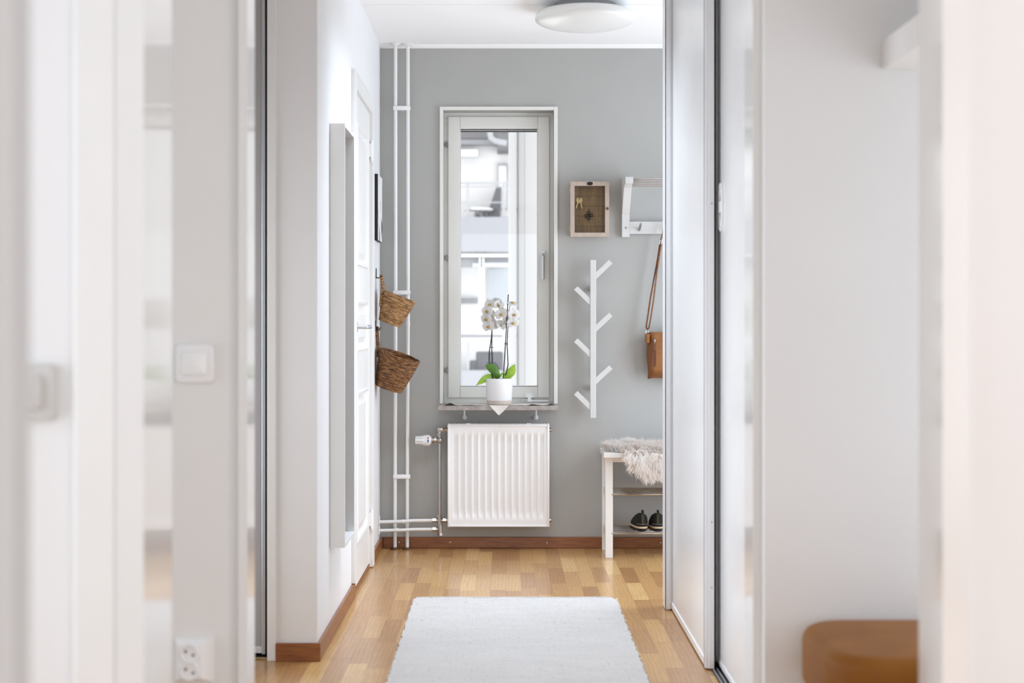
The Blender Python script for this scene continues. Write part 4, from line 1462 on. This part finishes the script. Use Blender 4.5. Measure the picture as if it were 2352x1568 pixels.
def cloth(u, v):
    # u along the sill, v from the back to the front; the front edge comes to a corner that drops
    x = -.298 + .535 * u
    yf_ = YB - .172 - .018 * math.sin(PI * min(1, max(0, (u - .05) / .9)))
    y = YB + .070 + (yf_ - YB - .070) * v
    e = max(0, (v - .72) / .28)
    wr = .0011 * e * (1 + math.sin(u * 31 + 1) * .9) + .0005 * e * (1 + math.sin(u * 83))
    curl = .011 * math.exp(-((u - .05) / .035) ** 2) * (v ** 2) + .010 * math.exp(-((u - .97) / .03) ** 2) * (v ** 2) + .006 * math.exp(-((u - .80) / .03) ** 2) * e
    if abs(u - .5) < .16:
        wr *= .3
    return Vector((x, y, ZS + .0012 + wr + curl))


m = MB().grid(cloth, 120, 16)
cx_ = px(1146.5, 940, YB - .2).x
yf2 = YB - .1985


def corner(u, v):
    half = .054 * (1 - v) ** .92 + .0008
    x = cx_ + (u * 2 - 1) * half
    d = v * .060
    if v < .16:
        y = yf2 + .026 * (1 - v / .16)
        z = ZS + .0022
    else:
        y = yf2 - .0012 + .002 * math.sin(u * PI) - .003 * v
        z = ZS + .0022 - (d - .0096) * .92
    return Vector((x, y, z))


m.grid(corner, 14, 25)
m.build('fabric', M['linen'], ct, 60)

# ------------------------------------------------------------------ potted orchid
pcx, pcy = -.0328, YB - .098
pot_z = ZS + .0035
oc = thing('potted_orchid', 'white orchid in a white ceramic pot on the window sill', 'plant', (pcx, pcy, pot_z))
mm = Matrix.Translation((pcx, pcy, pot_z))
MB().lathe([(.062, .0195), (.0632, .021), (.0665, .105), (.0672, .124), (.0660, .1265), (.0640, .1262), (.0620, .112), (.055, .11)], mm, 56, cap0=True, cap1=False).build('pot', M['ceramic'], oc, 40)
MB().lathe([(.0600, 0), (.0606, .002), (.0618, .0195)], mm, 56).build('pot_foot', M['clay'], oc, 40)
MB().lathe([(.0625, .106), (.04, .112), (.002, .115)], mm, 30, cap0=False).build('bark', M['soil'], oc)


def leaf_obj(base, tip, wid, bend, facing, mk, name='leaf'):
    """strap leaf from base to tip; bend pushes the middle along `bend`; facing gives the blade's width direction"""
    base, tip, bend, facing = Vector(base), Vector(tip), Vector(bend), Vector(facing).normalized()

    def fn(u, v):
        c = base.lerp(tip, v) + bend * math.sin(v * PI)
        w = wid * (.30 + .70 * math.sin(min(1, (v * .93 + .07)) * PI) ** .75) if v < .97 else wid * .04
        if v > .55:
            w *= max(.03, 1 - ((v - .55) / .45) ** 3.2)
        s_ = (u - .5) * 2
        nrm = (tip - base).cross(facing).normalized()
        return c + facing * (w * s_) + nrm * (.10 * wid * (s_ * s_) * 2.2)
    return MB().grid(fn, 8, 18).build(name, M[mk], oc, 70)


Yo = pcy


def op(x, y, dy=0.0):
    return px(x, y, Yo + dy)


leaf_obj(op(1146, 868, .0), op(1114.5, 838, -.015), .0225, (.004, 0, .012), (.58, 0, .70), 'leaf')
leaf_obj(op(1146, 869, -.02), op(1137, 855, -.04), .0125, (0, 0, .002), (.80, 0, .55), 'leaf')  # blade shaped for the lit lower part of the leaf behind
leaf_obj(op(1140, 868, .02), op(1093, 885, -.03), .0190, (.004, -.01, .020), (-.15, .35, .90), 'young_leaf')
leaf_obj(op(1157, 869, .01), op(1184, 836, .0), .0215, (.006, 0, -.006), (.76, .15, -.62), 'young_leaf')
leaf_obj(op(1147, 868, -.01), op(1160, 852, -.035), .0110, (0, 0, .003), (.8, 0, .4), 'young_leaf')
leaf_obj(op(1156, 868, -.02), op(1180, 864, -.05), .0100, (0, 0, .006), (.2, .5, .7), 'young_leaf')

# two flower stems with their support sticks
m = MB().tube([op(1132.5, 869), op(1127, 850), op(1123, 826), op(1124, 806), op(1126.5, 790), op(1129, 772), op(1130, 752), op(1128, 730), op(1125, 712), op(1128, 697), op(1136, 692), op(1144, 698, -.01), op(1147, 708, -.01)], [.0030, .0029, .0028, .0026, .0026, .0025, .0023, .002, .0019, .0018, .0016, .0014, .001], 8)
m.build('flower_stem', M['stem'], oc)
m = MB().tube([op(1158.5, 869), op(1163, 855), op(1167, 838), op(1166, 812), op(1164.5, 790), op(1166, 765), op(1167, 745), op(1170, 724), op(1168, 714), op(1172, 700)], [.003, .0029, .0028, .0026, .0026, .0025, .0022, .002, .0018, .0012], 8)
m.build('flower_stem', M['stem'], oc)
MB().tube([op(1131.5, 870, .004), op(1129.5, 800, .004), op(1130, 756, .004)], .0026, 8).build('support_stick', M['black_metal'], oc)
MB().tube([op(1156, 870, .004), op(1161, 790, .004), op(1167.5, 676, .004)], .0026, 8).build('support_stick', M['black_metal'], oc)
m = MB().tube([op(1124, 797.5), op(1134, 797.5)], .0018, 6)
m.build('stem_clip', M['black_metal'], oc)
m = MB().tube([op(1159, 789.5), op(1167, 789.5)], .0024, 6)
m.build('stem_clip', M['black_metal'], oc)
m = MB().tube([op(1150, 730), op(1141, 727), op(1136, 718, .01), op(1134, 712, .01)], .0011, 6)
m.tube([op(1139, 724), op(1143, 720)], .0009, 6).tube([op(1163, 728), op(1150, 728)], .0010, 6)
m.build('flower_spur', M['stem'], oc)


def petal_pts(m, Mx, ang, ln, wid, cup):
    ca, sa = math.cos(ang), math.sin(ang)

    def fn(u, v):
        s_ = (u - .5) * 2
        w = wid * (math.sin(min(1, .12 + v * .88) * PI) ** .65) * (1 if v < 1 else 0)
        a, b = v * ln, s_ * w
        z = cup * (v ** 2) * ln + .05 * ln * math.sin(v * 5) * s_ * s_ - .12 * wid * s_ * s_ + .003
        return Mx @ Vector((a * ca - b * sa, a * sa + b * ca, z))
    m.grid(fn, 6, 8)


def flower(x, y, dirn, size, dy=0.0, roll=0.0):
    c = px(x, y, Yo + dy)
    z = Vector(dirn).normalized()
    up = Vector((0, 0, 1))
    xx = up.cross(z).normalized()
    yy = z.cross(xx)
    Mx = Matrix(((xx.x, yy.x, z.x, c.x), (xx.y, yy.y, z.y, c.y), (xx.z, yy.z, z.z, c.z), (0, 0, 0, 1))) @ Matrix.Rotation(roll, 4, 'Z')
    m = MB()
    for a in (90, 218, 322):
        petal_pts(m, Mx @ Matrix.Translation((0, 0, -.002)), R(a), size * .92, size * .40, -.10)
    for a in (12, 168):
        petal_pts(m, Mx, R(a), size, size * .66, .10)
    f = m.build('flower', M['petal'], oc, 70)
    m = MB()
    s_ = size
    bm = bmesh.new()
    bmesh.ops.create_uvsphere(bm, u_segments=12, v_segments=8, radius=1)
    m.take(bm, Mx @ Matrix.Translation((0, -.10 * s_, .16 * s_)) @ Matrix.Diagonal((.22 * s_, .19 * s_, .24 * s_, 1)))
    for a in (20, 160):
        bm = bmesh.new()
        bmesh.ops.create_uvsphere(bm, u_segments=10, v_segments=6, radius=1)
        m.take(bm, Mx @ Matrix.Translation((.17 * s_ * math.cos(R(a)), -.04 * s_, .22 * s_)) @ Matrix.Diagonal((.07 * s_, .13 * s_, .13 * s_, 1)))
    m.build('flower_center', M['orchid_lip'], f, 60, label='yellow centre')


for a in ((1125.5, 699, (-.35, -1, -.15), .026, 0, .2), (1140, 693, (.25, .9, .35), .024, .015, 0), (1119.5, 714, (-.65, -1, .05), .030, 0, .1),
          (1117.5, 732.5, (-.75, -1, 0), .031, 0, -.1), (1122, 749, (-.45, -1, -.05), .030, -.008, .1), (1130, 727, (-.9, .45, .1), .031, .012, 0),
          (1135, 745, (.5, .9, 0), .027, .016, .3), (1145, 700, (.45, -1, -.2), .026, 0, -.2), (1151, 721.5, (-.15, -1, .0), .029, -.006, .2),
          (1151, 746, (-.5, .8, -.2), .027, .01, .5), (1180, 722, (.5, -1, .05), .031, 0, 0), (1178, 741, (.25, -1, -.1), .029, -.006, .1),
          (1165, 737, (-.55, .9, .1), .027, .010, 0), (1176, 697, (.25, -.35, .9), .027, .0, 0), (1156, 717, (.7, .8, .1), .024, .014, .2)):
    flower(*(a[:3] + (a[3] * 1.14,) + a[4:]))
for (x, y, r_) in ((1120.5, 688, .0055), (1151.5, 693.5, .005), (1141, 730.5, .0030), (1132, 690, .0055)):
    bm = bmesh.new()
    bmesh.ops.create_uvsphere(bm, u_segments=12, v_segments=8, radius=r_)
    MB().take(bm, Matrix.Translation(px(x, y, Yo)) @ Matrix.Scale(1.35, 4, (0, 0, 1))).build('bud', M['petal'], oc)

# ------------------------------------------------------------------ shelf and stool in the side room
p = px(2025, 160, YS0)
sh = tag(MB().box(p.x, 1.75, YS0 - .30, YS0 - .0005, p.z, p.z + .062, .002).build('wall_shelf', M['warm_wall'], smooth=0), 'thick pale floating shelf high on the wall above the tan stool', 'shelf')

stl = thing('leather_stool', 'tan leather stool with a rounded seat against the pale wall', 'stool', (.86, 2.98, 0))
qx0, qx1, qy0, qy1 = .612, 1.10, 2.800, 3.205
bm = bmesh.new()
bmesh.ops.create_cube(bm, size=1)
for v in bm.verts:
    v.co = Vector(((qx0 + qx1) / 2 + v.co.x * (qx1 - qx0), (qy0 + qy1) / 2 + v.co.y * (qy1 - qy0), .43 + v.co.z * .13))
vert = [e for e in bm.edges if abs(e.verts[0].co.z - e.verts[1].co.z) > .05]
bmesh.ops.bevel(bm, geom=vert, offset=.10, segments=8, profile=.5, affect='EDGES')
hor = [e for e in bm.edges if abs(e.verts[0].co.z - e.verts[1].co.z) < .001 and len(e.link_faces) == 2 and any(abs(f.normal.z) > .9 for f in e.link_faces)]
bmesh.ops.bevel(bm, geom=hor, offset=.028, segments=5, profile=.5, affect='EDGES')
MB().take(bm).build('seat', M['seat_leather'], stl, 50)
for (x, y) in ((.68, 2.87), (1.03, 2.87), (.68, 3.14), (1.03, 3.14)):
    MB().tube([(x, y, .0005), (x, y, .37)], [.014, .022], 14).build('leg', M['red_wood'], stl)

# ------------------------------------------------------------------ outside: the neighbouring house
YE = 24.0


def ex(x, d=YE):
    return (x - 1162) * d / F


def ez(y, d=YE):
    return CZ + (740 - y) * d / F


nh = thing('apartment_building', 'white apartment building with balconies seen through the window', 'building', (-.3, YE + 2, -4))
MB().box(-9, 9, YE + 1.0, YE + 1.4, -6, ez(318)).build('facade', M['facade'], nh, 0)
MB().box(-9, ex(1168), YE + .8, YE + 1.0, ez(318), ez(306)).build('gutter', M['ext_grey'], nh, 0)
m = MB().box(ex(1142), 1.2, YE + .3, YE + 1.0, ez(338), ez(300)).box(-9, 9, YE + .8, YE + 2.5, ez(304), ez(270))
m.build('eaves', M['ext_mid'], nh, 0)
m = MB().tube([(ex(1124), YE - .3, ez(302)), (ex(1128), YE - .3, ez(322)), (ex(1140), YE - .3, ez(330)), (ex(1164), YE - .3, ez(334))], .045, 12)
m.build('gutter_pipe', M['ext_pale'], nh)
m = MB().box(-1.6, ex(1095), YE + .7, YE + 1.0, ez(347), ez(332)).build('awning_box', M['facade'], nh, 0)
m = MB().box(ex(1142), ex(1166), YE + .93, YE + .999, ez(470), ez(362)).build('window_frame', M['ext_pale'], nh, 0)
MB().box(ex(1145), ex(1163), YE + .90, YE + .93, ez(468), ez(367)).build('window_pane', M['facade'], nh, 0)
# upper balcony
MB().box(-9, ex(1169), YE, YE + .06, ez(578), ez(498)).build('balcony_parapet', M['parapet'], nh, 0)
m = MB().box(-9, ex(1169), YE + .02, YE + 1.0, ez(589.5), ez(583))
m.build('balcony_slab', M['facade'], nh, 0)
m = MB().box(-9, ex(1169), YE + .03, YE + .9, ez(583), ez(579)).box(-9, ex(1169), YE + .05, YE + .9, ez(592), ez(589.5))
m.build('shadow_gap', M['ext_mid'], nh, 0)
for y, r_ in ((419.5, .018), (428, .012), (464.5, .010)):
    MB().tube([(-9, YE + .03, ez(y)), (ex(1169), YE + .03, ez(y))], r_, 8).build('railing', M['ext_pale'], nh)
for x in (1074, 1157, 990):
    MB().box(ex(x) - .02, ex(x) + .02, YE + .02, YE + .06, ez(500), ez(419)).build('railing_post', M['ext_pale'], nh, 0)
# glazed lower balcony
MB().box(-9, ex(1169), YE + .10, YE + .14, ez(613.5), ez(592)).build('blind', M['ext_grey'], nh, 0)
m = MB().box(ex(1108), ex(1169), YE + .05, YE + .09, ez(613), ez(603)).box(ex(1085), ex(1102), YE + .05, YE + .09, ez(613), ez(604))
m.build('glass_strip', M['ext_glass'], nh, 0)
for x in (1102, 1110):
    MB().box(ex(x) - .012, ex(x) + .012, YE + .03, YE + .07, ez(766), ez(592)).build('mullion', M['facade'], nh, 0)
m = MB().box(ex(1118), ex(1169), YE + .95, YE + .999, ez(700), ez(612)).build('window_pane', M['ext_glass'], nh, 0)
for k in range(3):
    MB().box(-1.4, ex(1096), YE + .9, YE + .999, ez(684 + k * 6), ez(681 + k * 6)).build('vent_slat', M['ext_pale'], nh, 0)
MB().box(-9, ex(1155), YE + .04, YE + .07, ez(775), ez(768)).build('railing', M['ext_grey'], nh, 0)
MB().box(-9, ex(1169), YE + .02, YE + .07, ez(783), ez(778)).build('railing', M['facade'], nh, 0)
for x in (1075, 1160):
    MB().box(ex(x) - .02, ex(x) + .02, YE + .03, YE + .07, ez(850), ez(780)).build('railing_post', M['ext_pale'], nh, 0)
MB().box(-9, ex(1169), YE, YE + .06, ez(960), ez(850)).build('balcony_parapet', M['parapet'], nh, 0)
MB().box(-9, ex(1169), YE + .06, YE + 1.0, ez(960), ez(948)).build('balcony_slab', M['facade'], nh, 0)
zfl = ez(583)
# balcony furniture
bc = thing('balcony_chair', 'dark folding armchair on the upper balcony outside', 'chair', (ex(1135), YE + .65, zfl))
yq0, yq1 = YE + .56, YE + .90
m = MB().prism([(ex(1117, 24.7), ez(500, 24.7)), (ex(1140, 24.7), ez(431, 24.7)), (ex(1152, 24.7), ez(431, 24.7)), (ex(1150, 24.7), ez(500, 24.7))], 'y', yq0, yq1, .02)
m.build('backrest', M['ext_dark'], bc, 0)
m = MB().prism([(ex(1095, 24.7), ez(505, 24.7)), (ex(1150, 24.7), ez(510, 24.7)), (ex(1150, 24.7), ez(498, 24.7)), (ex(1095, 24.7), ez(494, 24.7))], 'y', yq0, yq1, .02)
m.build('seat', M['ext_dark'], bc, 0)
for y in (yq0 - .04, yq1 + .04):
    MB().tube([(ex(1098, 24.7), y, ez(484, 24.7)), (ex(1140, 24.7), y, ez(482, 24.7))], .022, 8).build('armrest', M['ext_dark'], bc)
    for a, b in ((1093, 1112), (1114, 1093)):
        MB().tube([(ex(a, 24.7), y, zfl + .01), (ex(b, 24.7), y, ez(484, 24.7))], .018, 8).build('leg', M['ext_dark'], bc)
bt = thing('balcony_table', 'small pale oval table beside the dark chair on the upper balcony', 'table', (ex(1095), YE + .45, zfl))
MB().lathe([(.22, 0), (.23, .008), (.23, .022), (.22, .03)], Matrix.Translation((ex(1099, 24.25), YE + .25, ez(483, 24.25))), 36).build('tabletop', M['facade'], bt)
for dx in (-.13, .13):
    MB().tube([(ex(1099, 24.25) + dx, YE + .25, zfl + .01), (ex(1099, 24.25) + dx * .3, YE + .25, ez(483, 24.25))], .015, 8).build('leg', M['ext_pale'], bt)
zfl2 = ez(948)
sf = thing('balcony_sofa', 'dark grey woven sofa on the lower balcony outside', 'sofa', (ex(1125), YE + .8, zfl2))
MB().box(ex(1092), ex(1156), YE + .3, YE + .52, zfl2, ez(808), .03).build('backrest', M['ext_dark'], sf, 0)
MB().box(ex(1076), ex(1093), YE + .3, YE + .95, zfl2, ez(830), .03).build('armrest', M['ext_dark'], sf, 0)
MB().box(ex(1093), ex(1156), YE + .52, YE + .95, zfl2, zfl2 + .40, .03).build('seat', M['ext_dark'], sf, 0)
# nearer wing and its downpipe
YV = 12.0
wg = thing('building_wing', 'plain white nearer building wing at the edge of the window view', 'building', (.8, YV, -4))
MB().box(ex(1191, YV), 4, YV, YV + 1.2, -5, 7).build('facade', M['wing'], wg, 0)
MB().box(ex(1205, YV), ex(1205.8, YV), YV - .004, YV, -5, 7).build('joint', M['ext_pale'], wg, 0)
MB().box(ex(1186.5, YV), ex(1191, YV), YV + .02, YV + 1.1, -5, 7).build('corner_shade', M['ext_pale'], wg, 0)  # grey strip stands for the shade in the gap beside the wing
dp = thing('drainpipe', 'white round drainpipe at the corner of the nearer wing outside', 'pipe', (ex(1178, YV), YV - .05, -4))
MB().tube([(ex(1177.5, YV), YV - .04, -5), (ex(1177.5, YV), YV - .04, 7)], .033, 20).build('pipe', M['wing'], dp)
for y in (482, 770):
    MB().box(ex(1186, YV), ex(1189, YV), YV - .05, YV - .001, ez(y + 4, YV), ez(y - 4, YV)).build('bracket', M['ext_mid'], dp, 0)
